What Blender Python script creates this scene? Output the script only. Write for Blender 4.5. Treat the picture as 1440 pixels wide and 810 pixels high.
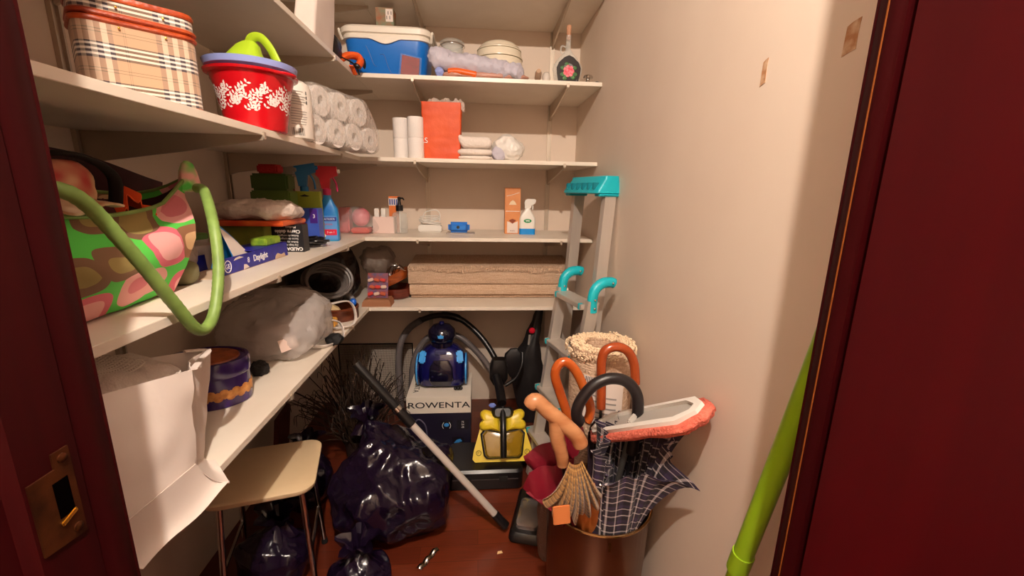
import bpy, bmesh, math, random
from mathutils import Vector, Matrix, noise, Euler
random.seed(7)
PI = math.pi
for o in list(bpy.data.objects): bpy.data.objects.remove(o)
scn = bpy.context.scene
COL = scn.collection

# ------------------------------------------------------------------ camera
cd = bpy.data.cameras.new('camera'); cam = bpy.data.objects.new('camera', cd); COL.objects.link(cam)
cd.sensor_width = 36; cd.lens = 593/1440*36; cd.clip_start = .01
Rx, Rd, Rf = (0.99674, -0.07865, 0.01798), (0.0, -0.22285, -0.97485), (0.08068, 0.97168, -0.22212)
cam.matrix_world = Matrix(((Rx[0], -Rd[0], -Rf[0], 0), (Rx[1], -Rd[1], -Rf[1], 0), (Rx[2], -Rd[2], -Rf[2], 1.38), (0, 0, 0, 1)))
scn.camera = cam
# ------------------------------------------------------------------ light and exposure
w = bpy.data.worlds.new('world'); scn.world = w; w.use_nodes = True
w.node_tree.nodes['Background'].inputs[0].default_value = (.01, .008, .006, 1)
LAMP = (0.01, -0.17, 2.6)
ld = bpy.data.lights.new('hall_bulb_light', 'POINT'); ld.energy = 165; ld.color = (1, .87, .75); ld.shadow_soft_size = .018
lo = bpy.data.objects.new('hall_bulb_light', ld); COL.objects.link(lo); lo.location = LAMP
scn.view_settings.view_transform = 'Standard'; scn.view_settings.look = 'None'
scn.view_settings.exposure = 0.0; scn.view_settings.gamma = 1; scn.view_settings.use_curve_mapping = False

# ------------------------------------------------------------------ materials
def lin(c):
    r = []
    for x in c[:3]:
        x /= 255
        r.append(x/12.92 if x <= .04045 else ((x+.055)/1.055)**2.4)
    return (*r, 1)
MATS = {}
def mat(name, col, rough=.5, metal=0, var=None, bump=None, coat=0, alpha=1, spec=.5, sheen=0, trans=0, emit=None):
    """var=(scale, colour2, detail) noise blend; bump=(scale, strength)"""
    if name in MATS: return MATS[name]
    m = bpy.data.materials.new(name); m.use_nodes = True; nt = m.node_tree; b = nt.nodes['Principled BSDF']
    b.inputs['Base Color'].default_value = lin(col); b.inputs['Roughness'].default_value = rough
    b.inputs['Metallic'].default_value = metal; b.inputs['Coat Weight'].default_value = coat
    b.inputs['Alpha'].default_value = alpha; b.inputs['Specular IOR Level'].default_value = spec
    b.inputs['Sheen Weight'].default_value = sheen; b.inputs['Transmission Weight'].default_value = trans
    if var or bump: tc = nt.nodes.new('ShaderNodeTexCoord')
    if var:
        n = nt.nodes.new('ShaderNodeTexNoise'); n.inputs['Scale'].default_value = var[0]; n.inputs['Detail'].default_value = var[2] if len(var) > 2 else 4
        if len(var) > 3:
            mp = nt.nodes.new('ShaderNodeMapping'); mp.inputs['Scale'].default_value = var[3]
            nt.links.new(tc.outputs['Object'], mp.inputs[0]); nt.links.new(mp.outputs[0], n.inputs['Vector'])
        else: nt.links.new(tc.outputs['Object'], n.inputs['Vector'])
        r = nt.nodes.new('ShaderNodeValToRGB'); r.color_ramp.elements[0].position = .35; r.color_ramp.elements[1].position = .65
        r.color_ramp.elements[0].color = lin(col); r.color_ramp.elements[1].color = lin(var[1])
        nt.links.new(n.outputs['Fac'], r.inputs[0]); nt.links.new(r.outputs[0], b.inputs['Base Color'])
    if bump:
        n2 = nt.nodes.new('ShaderNodeTexNoise'); n2.inputs['Scale'].default_value = bump[0]; n2.inputs['Detail'].default_value = 5
        nt.links.new(tc.outputs['Object'], n2.inputs['Vector'])
        bp = nt.nodes.new('ShaderNodeBump'); bp.inputs['Strength'].default_value = bump[1]; bp.inputs['Distance'].default_value = .01
        nt.links.new(n2.outputs['Fac'], bp.inputs['Height']); nt.links.new(bp.outputs[0], b.inputs['Normal'])
    MATS[name] = m
    return m

def tartan(name, base, su, sv, per, rough=.8, sheen=.2, fac=.5):
    """woven check: stripe lists [(start, colour)...] over one period in metres, mixed half and half"""
    m = bpy.data.materials.new(name); m.use_nodes = True; nt = m.node_tree; b = nt.nodes['Principled BSDF']
    b.inputs['Roughness'].default_value = rough; b.inputs['Sheen Weight'].default_value = sheen
    uv = nt.nodes.new('ShaderNodeUVMap'); uv.uv_map = 'UVMap'; sx = nt.nodes.new('ShaderNodeSeparateXYZ'); nt.links.new(uv.outputs[0], sx.inputs[0])
    outs = []
    for i, st in enumerate((su, sv)):
        d = nt.nodes.new('ShaderNodeMath'); d.operation = 'DIVIDE'; d.inputs[1].default_value = per[i]
        f = nt.nodes.new('ShaderNodeMath'); f.operation = 'FRACT'
        nt.links.new(sx.outputs[i], d.inputs[0]); nt.links.new(d.outputs[0], f.inputs[0])
        r = nt.nodes.new('ShaderNodeValToRGB'); r.color_ramp.interpolation = 'CONSTANT'
        r.color_ramp.elements[0].position = 0; r.color_ramp.elements[0].color = lin(st[0][1])
        r.color_ramp.elements[1].position = st[1][0]; r.color_ramp.elements[1].color = lin(st[1][1])
        for p, c in st[2:]:
            e = r.color_ramp.elements.new(p); e.color = lin(c)
        nt.links.new(f.outputs[0], r.inputs[0]); outs.append(r.outputs[0])
    mx = nt.nodes.new('ShaderNodeMixRGB'); mx.inputs[0].default_value = fac
    nt.links.new(outs[0], mx.inputs[1]); nt.links.new(outs[1], mx.inputs[2]); nt.links.new(mx.outputs[0], b.inputs['Base Color'])
    return m

def blobs(name):
    """green cloth printed with rounded pink and brown patches"""
    m = bpy.data.materials.new(name); m.use_nodes = True; nt = m.node_tree; b = nt.nodes['Principled BSDF']; b.inputs['Roughness'].default_value = .8
    tc = nt.nodes.new('ShaderNodeTexCoord'); mp = nt.nodes.new('ShaderNodeMapping'); mp.inputs['Scale'].default_value = (9.5, 9.5, 12.5); mp.inputs['Location'].default_value = (.3, .42, .15)
    nt.links.new(tc.outputs['Object'], mp.inputs[0])
    v = nt.nodes.new('ShaderNodeTexVoronoi'); v.inputs['Scale'].default_value = 1.0; v.inputs['Randomness'].default_value = .6; v.distance = 'MINKOWSKI'; v.inputs['Exponent'].default_value = 3
    nt.links.new(mp.outputs[0], v.inputs['Vector'])
    sp = nt.nodes.new('ShaderNodeSeparateColor'); nt.links.new(v.outputs['Color'], sp.inputs[0])
    ri = nt.nodes.new('ShaderNodeValToRGB'); ro = nt.nodes.new('ShaderNodeValToRGB')
    for r, cs in ((ri, [(235, 170, 165), (205, 165, 120), (215, 120, 130), (150, 130, 75)]), (ro, [(215, 105, 120), (140, 95, 65), (232, 165, 160), (120, 85, 60)])):
        r.color_ramp.interpolation = 'CONSTANT'
        r.color_ramp.elements[0].color = lin(cs[0]); r.color_ramp.elements[1].position = .3; r.color_ramp.elements[1].color = lin(cs[1])
        e = r.color_ramp.elements.new(.55); e.color = lin(cs[2]); e = r.color_ramp.elements.new(.78); e.color = lin(cs[3])
        nt.links.new(sp.outputs[0], r.inputs[0])
    def step(t):
        k = nt.nodes.new('ShaderNodeMath'); k.operation = 'GREATER_THAN'; k.inputs[1].default_value = t; nt.links.new(v.outputs['Distance'], k.inputs[0]); return k
    a = nt.nodes.new('ShaderNodeMixRGB'); nt.links.new(step(.37).outputs[0], a.inputs[0]); nt.links.new(ri.outputs[0], a.inputs[1]); nt.links.new(ro.outputs[0], a.inputs[2])
    c = nt.nodes.new('ShaderNodeMixRGB'); nt.links.new(step(.53).outputs[0], c.inputs[0]); nt.links.new(a.outputs[0], c.inputs[1]); c.inputs[2].default_value = lin((84, 196, 72))
    nt.links.new(c.outputs[0], b.inputs['Base Color'])
    return m

def wood_floor(name):
    m = bpy.data.materials.new(name); m.use_nodes = True; nt = m.node_tree; b = nt.nodes['Principled BSDF']; b.inputs['Roughness'].default_value = .28
    tc = nt.nodes.new('ShaderNodeTexCoord')
    br = nt.nodes.new('ShaderNodeTexBrick'); br.inputs['Scale'].default_value = 1; br.inputs['Brick Width'].default_value = .45; br.inputs['Row Height'].default_value = .075
    br.inputs['Mortar Size'].default_value = .0008; br.inputs['Color1'].default_value = lin((122, 52, 28)); br.inputs['Color2'].default_value = lin((98, 38, 21)); br.inputs['Mortar'].default_value = lin((64, 24, 13))
    nt.links.new(tc.outputs['Object'], br.inputs['Vector'])
    mp = nt.nodes.new('ShaderNodeMapping'); mp.inputs['Scale'].default_value = (4, 45, 1); nt.links.new(tc.outputs['Object'], mp.inputs[0])
    n = nt.nodes.new('ShaderNodeTexNoise'); n.inputs['Scale'].default_value = 2.5; n.inputs['Detail'].default_value = 6; nt.links.new(mp.outputs[0], n.inputs['Vector'])
    mx = nt.nodes.new('ShaderNodeMixRGB'); mx.blend_type = 'MULTIPLY'; mx.inputs[0].default_value = .55
    nt.links.new(br.outputs[0], mx.inputs[1]); nt.links.new(n.outputs['Fac'], mx.inputs[2]); nt.links.new(mx.outputs[0], b.inputs['Base Color'])
    return m

def woven(name, c1, c2, s=220, strength=.5):
    m = bpy.data.materials.new(name); m.use_nodes = True; nt = m.node_tree; b = nt.nodes['Principled BSDF']; b.inputs['Roughness'].default_value = .95
    tc = nt.nodes.new('ShaderNodeTexCoord')
    fs = []
    for k, sc in enumerate(((s, s*.06, s*.5), (s*.06, s*.5, s))):
        mp = nt.nodes.new('ShaderNodeMapping'); mp.inputs['Scale'].default_value = sc; nt.links.new(tc.outputs['Object'], mp.inputs[0])
        n = nt.nodes.new('ShaderNodeTexNoise'); n.inputs['Scale'].default_value = 1; n.inputs['Detail'].default_value = 2; nt.links.new(mp.outputs[0], n.inputs['Vector']); fs.append(n)
    a = nt.nodes.new('ShaderNodeMath'); a.operation = 'ADD'; nt.links.new(fs[0].outputs[0], a.inputs[0]); nt.links.new(fs[1].outputs[0], a.inputs[1])
    r = nt.nodes.new('ShaderNodeMapRange'); r.inputs[1].default_value = .7; r.inputs[2].default_value = 1.3; nt.links.new(a.outputs[0], r.inputs[0])
    mx = nt.nodes.new('ShaderNodeMixRGB'); mx.inputs[1].default_value = lin(c1); mx.inputs[2].default_value = lin(c2); nt.links.new(r.outputs[0], mx.inputs[0]); nt.links.new(mx.outputs[0], b.inputs['Base Color'])
    bp = nt.nodes.new('ShaderNodeBump'); bp.inputs['Strength'].default_value = strength; bp.inputs['Distance'].default_value = .004; nt.links.new(r.outputs[0], bp.inputs['Height']); nt.links.new(bp.outputs[0], b.inputs['Normal'])
    return m

wall_m = mat('wall_paint', (232, 214, 196), .7, var=(2.2, (226, 206, 188), 3), bump=(30, .06))
ceil_m = mat('ceiling_paint', (238, 230, 220), .8)
shelf_m = mat('white_laminate', (240, 228, 212), .35, var=(6, (234, 221, 204), 3))
alu = mat('aluminium', (208, 198, 188), .34, .45, var=(9, (190, 180, 170), 3, (1, 1, .15)))
track_m = mat('track_metal', (196, 182, 165), .4, .6)
mahog = mat('mahogany_varnish', (64, 1, 6), .4, var=(3, (48, 1, 5), 4, (3, 3, .25)), spec=.3)
mahog2 = mat('mahogany_frame', (54, 3, 5), .45, var=(3, (38, 2, 4), 4, (6, 6, .25)), spec=.12)
hall_m = mat('hall_paint', (224, 206, 188), .8)
brass = mat('aged_brass', (96, 52, 26), .4, .8, var=(30, (58, 28, 14), 4))
chrome = mat('chrome', (210, 205, 200), .15, 1)
black_p = mat('black_plastic', (18, 16, 18), .35)
black_m = mat('black_matte', (20, 17, 17), .75)
white_p = mat('white_plastic', (235, 230, 222), .35)
paper_w = mat('white_paper', (232, 218, 208), .75, var=(5, (224, 208, 198), 3), bump=(6, .5))
tissue_m = mat('tissue', (240, 232, 226), .9, bump=(150, .2))
ink = mat('black_ink', (25, 22, 24), .6)
inkw = mat('white_ink', (245, 243, 240), .6)
clear_p = mat('clear_film', (235, 232, 230), .14, alpha=.22, bump=(35, .9))
wrap_p = mat('wrap_film', (226, 216, 206), .14, alpha=.36, bump=(45, .8))
glass_m = mat('clear_glass', (225, 228, 222), .05, alpha=.3)
bag_black = mat('bin_bag_film', (22, 11, 30), .2, bump=(9, .5))

# ------------------------------------------------------------------ geometry helpers (all in metres, world space unless a matrix is given)
class G:
    def __init__(s, m=None):
        s.bm = bmesh.new(); s.uv = s.bm.loops.layers.uv.new('UVMap'); s.m = m or Matrix()
    def at(s, m): s.m = m; return s
    def face(s, vs, uvs=None):
        try: f = s.bm.faces.new(vs)
        except ValueError: return None
        if uvs:
            for l, u in zip(f.loops, uvs): l[s.uv].uv = u
        return f
    def box(s, c, sz, bev=0, rot=None, seg=2):
        M = s.m @ Matrix.Translation(c) @ ((Euler(rot).to_matrix().to_4x4()) if rot else Matrix()) @ Matrix.Diagonal((*sz, 1))
        r = bmesh.ops.create_cube(s.bm, size=1, matrix=M)
        if bev:
            es = list({e for v in r['verts'] for e in v.link_edges})
            bmesh.ops.bevel(s.bm, geom=es, offset=bev, segments=seg, affect='EDGES', clamp_overlap=True)
        return s
    def b2(s, x0, x1, y0, y1, z0, z1, bev=0):
        return s.box(((x0+x1)/2, (y0+y1)/2, (z0+z1)/2), (abs(x1-x0), abs(y1-y0), abs(z1-z0)), bev)
    def loft(s, rings, closed=True, caps=(True, True)):
        V = [[s.bm.verts.new(s.m @ Vector(p)) for p in r] for r in rings]
        n = len(rings[0]); vv = 0; mid = rings[len(rings)//2]
        us = [0]
        for i in range(n): us.append(us[-1]+(Vector(mid[(i+1) % n])-Vector(mid[i])).length)
        for j in range(len(rings)-1):
            dv = max((Vector(rings[j+1][i])-Vector(rings[j][i])).length for i in range(0, n, max(1, n//4)))
            for i in range(n if closed else n-1):
                k = (i+1) % n
                s.face((V[j][i], V[j][k], V[j+1][k], V[j+1][i]), ((us[i], vv), (us[i+1], vv), (us[i+1], vv+dv), (us[i], vv+dv)))
            vv += dv
        if closed and caps[0]: s.face(V[0][::-1], [(p[0], p[1]) for p in rings[0][::-1]])
        if closed and caps[1]: s.face(V[-1], [(p[0], p[1]) for p in rings[-1]])
        return s
    def lathe(s, prof, c=(0, 0, 0), seg=28, sy=1, caps=(True, True)):
        return s.loft([[(c[0]+r*math.cos(2*PI*i/seg), c[1]+sy*r*math.sin(2*PI*i/seg), c[2]+z) for i in range(seg)] for r, z in prof], True, caps)
    def tube(s, pts, r, seg=10, caps=True, flat=1, flatdir=None):
        pts = [Vector(p) for p in pts]; n = len(pts); rs = r if isinstance(r, (list, tuple)) else [r]*n
        t0 = (pts[1]-pts[0]).normalized(); up = Vector((0, 0, 1)) if abs(t0.z) < .9 else Vector((0, 1, 0))
        if flatdir: up = Vector(flatdir)
        a = (up - t0*up.dot(t0)).normalized(); rings = []
        for i, p in enumerate(pts):
            t = (pts[min(i+1, n-1)]-pts[max(i-1, 0)]).normalized()
            a = (a - t*a.dot(t)).normalized(); b = t.cross(a)
            rings.append([p + (a*flat*math.cos(2*PI*k/seg)+b*math.sin(2*PI*k/seg))*rs[i] for k in range(seg)])
        return s.loft(rings, True, (caps, caps))
    def prism(s, pts, h, m=None):
        """polygon in local xy, extruded along local z by h"""
        old = s.m
        if m is not None: s.m = s.m @ m
        s.loft([[(x, y, 0) for x, y in pts], [(x, y, h) for x, y in pts]]); s.m = old
        return s
    def grid(s, fn, nu, nv, us=1, vs=1):
        V = [[s.bm.verts.new(s.m @ Vector(fn(i/nu, j/nv))) for i in range(nu+1)] for j in range(nv+1)]
        for j in range(nv):
            for i in range(nu):
                s.face((V[j][i], V[j][i+1], V[j+1][i+1], V[j+1][i]), [(a/nu*us, b/nv*vs) for a, b in ((i, j), (i+1, j), (i+1, j+1), (i, j+1))])
        return s
    def solid(s, t):
        bmesh.ops.recalc_face_normals(s.bm, faces=s.bm.faces[:]); bmesh.ops.solidify(s.bm, geom=s.bm.faces[:], thickness=t); return s
    def ico(s, c, r, sub=2, sc=(1, 1, 1)):
        bmesh.ops.create_icosphere(s.bm, subdivisions=sub, radius=r, matrix=s.m @ Matrix.Translation(c) @ Matrix.Diagonal((*sc, 1))); return s
    def crumple(s, amp, scale, ridge=True, seed=0, zmin=None):
        s.bm.normal_update(); off = Vector((seed*3.7, seed*1.3, seed*2.1))
        for v in s.bm.verts:
            d = 0
            for o, (a, k) in enumerate(((1, 1), (.45, 2.3), (.2, 5.1))):
                q = noise.noise(v.co*scale*k+off)
                d += a*((1-2.6*abs(q)) if ridge else q)
            v.co += v.normal*amp*d
            if zmin is not None and v.co.z < zmin: v.co.z = zmin
        return s
    def clampx(s, x0=None, x1=None, y0=None, y1=None):
        for v in s.bm.verts:
            if x0 is not None: v.co.x = max(v.co.x, x0)
            if x1 is not None: v.co.x = min(v.co.x, x1)
            if y0 is not None: v.co.y = max(v.co.y, y0)
            if y1 is not None: v.co.y = min(v.co.y, y1)
        return s
    def done(s, name, m, parent=None, origin=None, sharp=38, label=None, cat=None, group=None, kind=None, norm=True):
        bm = s.bm
        if norm: bmesh.ops.recalc_face_normals(bm, faces=bm.faces[:])
        if parent is not None: o0 = parent.location.copy() if parent.parent is None else parent.parent.location + parent.location
        elif origin is not None: o0 = Vector(origin)
        else:
            xs = [v.co for v in bm.verts]
            o0 = Vector(((min(v.x for v in xs)+max(v.x for v in xs))/2, (min(v.y for v in xs)+max(v.y for v in xs))/2, min(v.z for v in xs)))
        bmesh.ops.translate(bm, vec=-o0, verts=bm.verts)
        me = bpy.data.meshes.new(name); bm.to_mesh(me); bm.free()
        for p in me.polygons: p.use_smooth = True
        me.set_sharp_from_angle(angle=math.radians(sharp))
        me.materials.append(m)
        o = bpy.data.objects.new(name, me); COL.objects.link(o)
        if parent is not None: o.parent = parent
        else: o.location = o0
        if label: o['label'] = label
        if cat: o['category'] = cat
        if group: o['group'] = group
        if kind: o['kind'] = kind
        return o
def thing(name, loc, label, cat, group=None, kind=None):
    o = bpy.data.objects.new(name, None); COL.objects.link(o); o.location = loc; o.empty_display_size = .05
    o['label'] = label; o['category'] = cat
    if group: o['group'] = group
    if kind: o['kind'] = kind
    return o
def copy_tree(o, loc, label=None, parent=None):
    c = o.copy(); COL.objects.link(c)
    if parent is None: c.location = loc
    else: c.parent = parent
    if label: c['label'] = label
    for ch in list(o.children): copy_tree(ch, None, None, c)
    return c
def spl(pts, n=8):
    P = [Vector(p) for p in pts]; out = []
    for i in range(len(P)-1):
        a, b, c, d = P[max(i-1, 0)], P[i], P[i+1], P[min(i+2, len(P)-1)]
        for k in range(n):
            t = k/n
            out.append(.5*((2*b)+(c-a)*t+(2*a-5*b+4*c-d)*t*t+(3*b-a-3*c+d)*t**3))
    return out+[P[-1]]
def rr(w_, d_, r, z, n=5, c=(0, 0)):
    out = []
    for k, (sx, sy) in enumerate(((1, 1), (-1, 1), (-1, -1), (1, -1))):
        for i in range(n+1):
            a = PI/2*k+PI/2*i/n
            out.append((c[0]+sx*(w_/2-r)+r*math.cos(a), c[1]+sy*(d_/2-r)+r*math.sin(a), z))
    return out
def frame(o, x, y):
    """matrix with given local x and y axes"""
    x = Vector(x).normalized(); y = Vector(y); y = (y-x*y.dot(x)).normalized(); z = x.cross(y)
    return Matrix(((x.x, y.x, z.x, o[0]), (x.y, y.y, z.y, o[1]), (x.z, y.z, z.z, o[2]), (0, 0, 0, 1)))
def text(s, size, m, material, parent, name='lettering', bold=0, sx=1, ext=.0003, center=True):
    cu = bpy.data.curves.new('t', 'FONT'); cu.body = s; cu.size = size; cu.extrude = ext; cu.offset = bold
    if center: cu.align_x = 'CENTER'; cu.align_y = 'CENTER'
    to = bpy.data.objects.new('t', cu); COL.objects.link(to)
    me = bpy.data.meshes.new_from_object(to.evaluated_get(bpy.context.evaluated_depsgraph_get()))
    bpy.data.objects.remove(to); bpy.data.curves.remove(cu)
    p0 = parent.location if parent.parent is None else parent.parent.location
    me.transform(Matrix.Translation(-Vector(p0)) @ m @ Matrix.Diagonal((sx, 1, 1, 1)))
    me.name = name; me.materials.clear(); me.materials.append(material)
    o = bpy.data.objects.new(name, me); COL.objects.link(o); o.parent = parent
    return o
FY = lambda x, y, z: frame((x, y, z), (1, 0, 0), (0, 0, 1))      # a face that looks towards -Y
FX = lambda x, y, z: frame((x, y, z), (0, 1, 0), (0, 0, 1))      # a face that looks towards +X

# shelf levels (top faces) and closet limits
ZD, ZC, ZB, ZA, ZT = .79, 1.15, 1.53, 1.895, 2.283
XL, XE, XR, YE, YW, YD = -1.01, -.556, .59, 2.13, 2.64, .43
TH = .018

# ================================================================== THE SETTING
def struct(g, name, m, **k): return g.done(name, m, kind='structure', **k)
struct(G().b2(-1.75, 1.75, -1.45, 2.9, -.05, 0), 'floor', wood_floor('parquet'), label='dark reddish wooden floor of the closet', cat='floor', origin=(0, 0, 0))
struct(G().b2(-1.75, 1.75, -1.45, 2.9, 2.78, 2.83), 'ceiling', ceil_m, label='white ceiling over the closet and hall', cat='ceiling')
struct(G().b2(XL-.1, XL, YD-.01, YW+.1, 0, 2.78), 'wall_left', wall_m, label='cream closet wall behind the long shelves', cat='wall')
struct(G().b2(XL, XR, YW, YW+.1, 0, 2.78), 'wall_back', wall_m, label='cream closet wall opposite the door behind the short shelves', cat='wall')
struct(G().b2(XR, XR+.1, YD-.01, YW+.1, 0, 2.78), 'wall_right', wall_m, label='bare cream plaster wall with tape marks', cat='wall')
g = G(); g.b2(-1.75, -.43, .24, .42, 0, 2.78); g.b2(.43, 1.75, .24, .42, 0, 2.78); g.b2(-.43, .43, .24, .42, 2.62, 2.78)
struct(g, 'wall_front', wall_m, label='wall around the closet doorway', cat='wall')
struct(G().b2(-1.75, 1.75, -1.45, -1.35, 0, 2.78), 'wall_hall', hall_m, label='white hall wall facing the closet doorway', cat='wall')
struct(G().b2(-1.75, -1.65, -1.35, .24, 0, 2.78), 'wall_hall_left', hall_m, label='white end wall of the hall beside the latch jamb', cat='wall')
struct(G().b2(1.65, 1.75, -1.35, .24, 0, 2.78), 'wall_hall_right', hall_m, label='white end wall of the hall behind the open door', cat='wall')
# door frame: latch-side jamb, hinge-side jamb, head
def jamb(s, name, label, reb):
    pts = [(.43, .225)] + ([(.395, .225), (.395, .335), (.384, .340), (.384, .392)] if not reb else [(.425, .225), (.425, .398), (.3865, .398)])
    for i in range(9): pts.append((.3865-.0035*math.sin(PI*i/8), (.394 if not reb else .399)+(.034 if not reb else .029)*i/8))
    pts += [(.386, .431), (.43, .431)]
    g = G(); g.loft([[(s*x, y, z) for x, y in pts] for z in (0, 2.6)])
    return struct(g, name, mahog2, sharp=25, label=label, cat='door frame')
tl = jamb(-1, 'trim_1', 'dark mahogany door jamb with brass strike plate', False)
tr = jamb(1, 'trim_2', 'mahogany door jamb on the hinge side beside the open door', True)
g = G(); g.b2(.3822, .3845, .4135, .4148, .9, 2.6); g.done('inlay_line', mat('gilt_line', (120, 62, 14), .5), tr, label='thin worn yellow line on the jamb edge')
struct(G().b2(-.43, .43, .225, .431, 2.6, 2.64), 'trim_3', mahog2, label='mahogany door head over the opening', cat='door frame')
# strike plate on the latch jamb
sm = frame((-.384, .365, 1.097), (0, 1, 0), (0, 0, 1))
g = G(sm); g.prism([(-.022, -.042), (.018, -.048), (.018, .045), (.002, .045), (.002, .03), (-.022, .03)], .0018)
sp_ = g.done('strike_plate', brass, tl, label='aged brass strike plate')
for zz in (.037, -.037): G(sm).lathe([(.0045, .0018), (.0045, .003), (.002, .0042)], (.010, zz, 0), 10).done('screw', brass, sp_)
g = G(sm); g.box((.004, .0, .0019), (.014, .036, .0012)); g.done('latch_hole', mat('hole_black', (4, 2, 2), .9, spec=0), sp_)
g = G(sm); g.box((.004, -.021, .0028), (.017, .005, .002), .0008, (0, 0, .35)); g.done('latch_lip', mat('bright_brass', (235, 190, 90), .25, 1), sp_)
# the open door leaf, hinged on the right jamb and swung into the hall
g = G(); g.b2(.386, .422, -.37, .391, .008, 2.59, .003); g2 = g
dl = struct(g2, 'door_1', mahog, label='open mahogany door leaf swung out against the hall', cat='door')
for z in (.35, 1.3, 2.3):
    G().tube([(.4185, .3945, z-.05), (.4185, .3945, z+.05)], .0032, 8).done('hinge', brass, dl)
# hall lamp holder (the bulb itself is the point light just below it)
g = G(); g.lathe([(.045, .18), (.05, .165), (.02, .15), (.006, .148), (.006, .10), (.018, .098), (.02, .06), (.016, .055)], (LAMP[0], LAMP[1], LAMP[2]))
g.done('ceiling_lamp_holder', white_p, label='white bulb holder hanging from the hall ceiling', cat='lamp')

# ================================================================== SHELVING
def bracket(p, d, L, z, parent):
    """steel cantilever arm from wall point p along unit d, top edge at z"""
    pts = [(0, z), (L, z), (L, z-.012), (L*.55, z-.045), (.03, z-.075), (0, z-.085)]
    g = G(); px, py = -d[1], d[0]; t = .004
    g.loft([[(p[0]+d[0]*a+px*t*s, p[1]+d[1]*a+py*t*s, b) for a, b in pts] for s in (-1, 1)])
    if L > .4:
        a = L+.001; c = (p[0]+d[0]*(L+.0025), p[1]+d[1]*(L+.0025), z-.001)
        g.box(c, (.005 if d[0] else .012, .005 if d[1] else .012, .018), .0008)
    return g.done('bracket', track_m, parent)
def upright(p, d, label, levels, L):
    g = G(); q = Vector((p[0], p[1], 0)); px, py = -d[1], d[0]
    prof = [(-.0125, 0), (.0125, 0), (.0125, .012), (.007, .012), (.007, .004), (-.007, .004), (-.007, .012), (-.0125, .012)]
    g.loft([[(p[0]+px*a+d[0]*b, p[1]+py*a+d[1]*b, z) for a, b in prof] for z in (.42, 2.6)])
    o = thing('shelf_upright', (p[0], p[1], .42), label, 'shelf rail', 'slotted wall rails carrying the shelves'); g.done('rail', track_m, o, sharp=20)
    for z in levels: bracket((p[0]+d[0]*.0125, p[1]+d[1]*.0125), d, L, z-TH, o)
    return o
LV = (ZD, ZC, ZB, ZA, ZT)
for y, nm in ((.60, 'close to the doorway'), (1.205, 'behind the tartan case and the floral handbag'), (1.85, 'behind the green storage boxes'), (2.40, 'in the corner of the closet')):
    upright((XL, y), (1, 0), 'slotted metal shelf rail on the long wall '+nm, LV, XE-XL-.0125 if y < 2.1 else .45)
for x, nm in ((-.30, 'behind the orange paper bag'), (.425, 'near the bare plaster wall')):
    upright((x, YW), (0, -1), 'slotted metal shelf rail on the short wall '+nm, LV, YW-YE-.0125)
nmz = {ZD: 'lowest', ZC: 'second lowest', ZB: 'middle', ZA: 'second highest', ZT: 'highest'}
for z in LV:
    G().b2(XL+.0135, XE, YD+.004, YW-.0005, z-TH, z, .001).done('shelf_board', shelf_m, label='%s long white shelf board running from the doorway to the corner' % nmz[z], cat='shelf', group='white shelf boards')
    G().b2(XE+.0008, XR-.001, YE, YW-.0135, z-TH, z, .001).done('shelf_board', shelf_m, label='%s short white shelf board across the end wall' % nmz[z], cat='shelf', group='white shelf boards')

# tape marks on the bare wall
for k, (y0, z0, hgt, wd, lab) in enumerate(((.905, 1.63, .052, .016, 'narrow yellowed tape remnant stuck on the bare wall'), (.695, 1.628, .05, .026, 'wide yellowed tape remnant on the bare wall by the door jamb'))):
    random.seed(40+k)
    pts = [(-wd/2, -hgt/2), (0, -hgt/2+.003), (wd/2, -hgt/2+.005), (wd/2-.001, 0), (wd/2+.001, hgt/2), (0, hgt/2-.002), (-wd/2+.002, hgt/2-.006), (-wd/2+.001, 0)]
    g = G(frame((XR-.0002, y0, z0), (0, -1, 0), (0, 0, 1))); g.prism([(x, y) for x, y in pts], .0009)
    g.done('tape_remnant', mat('old_tape', (176, 122, 80), .5, var=(55, (220, 190, 158), 2)), None, label=lab, cat='tape')

# ================================================================== MIDDLE SHELF, LONG SIDE (z = ZB)
# tartan case
a = math.atan2(.13, .141)
T = Matrix.Translation((-.6555+.070*math.sin(a)*-1, .965+.070*math.cos(a), ZB)) @ Matrix.Rotation(a, 4, 'Z')
case = thing('vanity_case', T.translation, 'beige tartan vanity case with orange leather trim', 'case')
BG, BK, WH, GY = (190, 152, 120), (30, 24, 34), (236, 228, 216), (120, 98, 92)
tart = tartan('case_tartan', BG, [(0, BG), (.02, (110, 100, 80)), (.028, BG), (.045, (110, 100, 80)), (.053, BG), (.42, (100, 82, 84)), (.49, (232, 215, 195)), (.56, (100, 82, 84)), (.63, (232, 215, 195)), (.70, (100, 82, 84)), (.77, (232, 215, 195)), (.84, (100, 82, 84)), (.90, BG)],
    [(0, BG), (.03, BK), (.095, WH), (.155, BK), (.22, WH), (.28, BK), (.345, WH), (.40, BK), (.445, BG), (.68, (120, 110, 85)), (.70, BG), (.76, (120, 110, 85)), (.78, BG)], (.125, .068), fac=.64)
lea = mat('orange_leather', (176, 70, 24), .4, var=(40, (150, 52, 18), 3), bump=(90, .2))
CW, CD_ = .195, .135
G(T).loft([rr(CW-.006, CD_-.006, .03, z) for z in (.012, .05, .10, .145)]).done('body', tart, case)
G(T).loft([rr(CW-.006, CD_-.006, .03, z) for z in (.165, .186)]).done('lid', tart, case)
for z0, z1, e in ((.0, .013, 0), (.1445, .1545, .002), (.1555, .1655, .002)):
    G(T).loft([rr(CW-.004, CD_-.004, .03, z0), rr(CW+e, CD_+e, .031, z0+.003), rr(CW+e, CD_+e, .031, z1-.003), rr(CW-.004, CD_-.004, .03, z1)]).done('leather_trim', lea, case)
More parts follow.
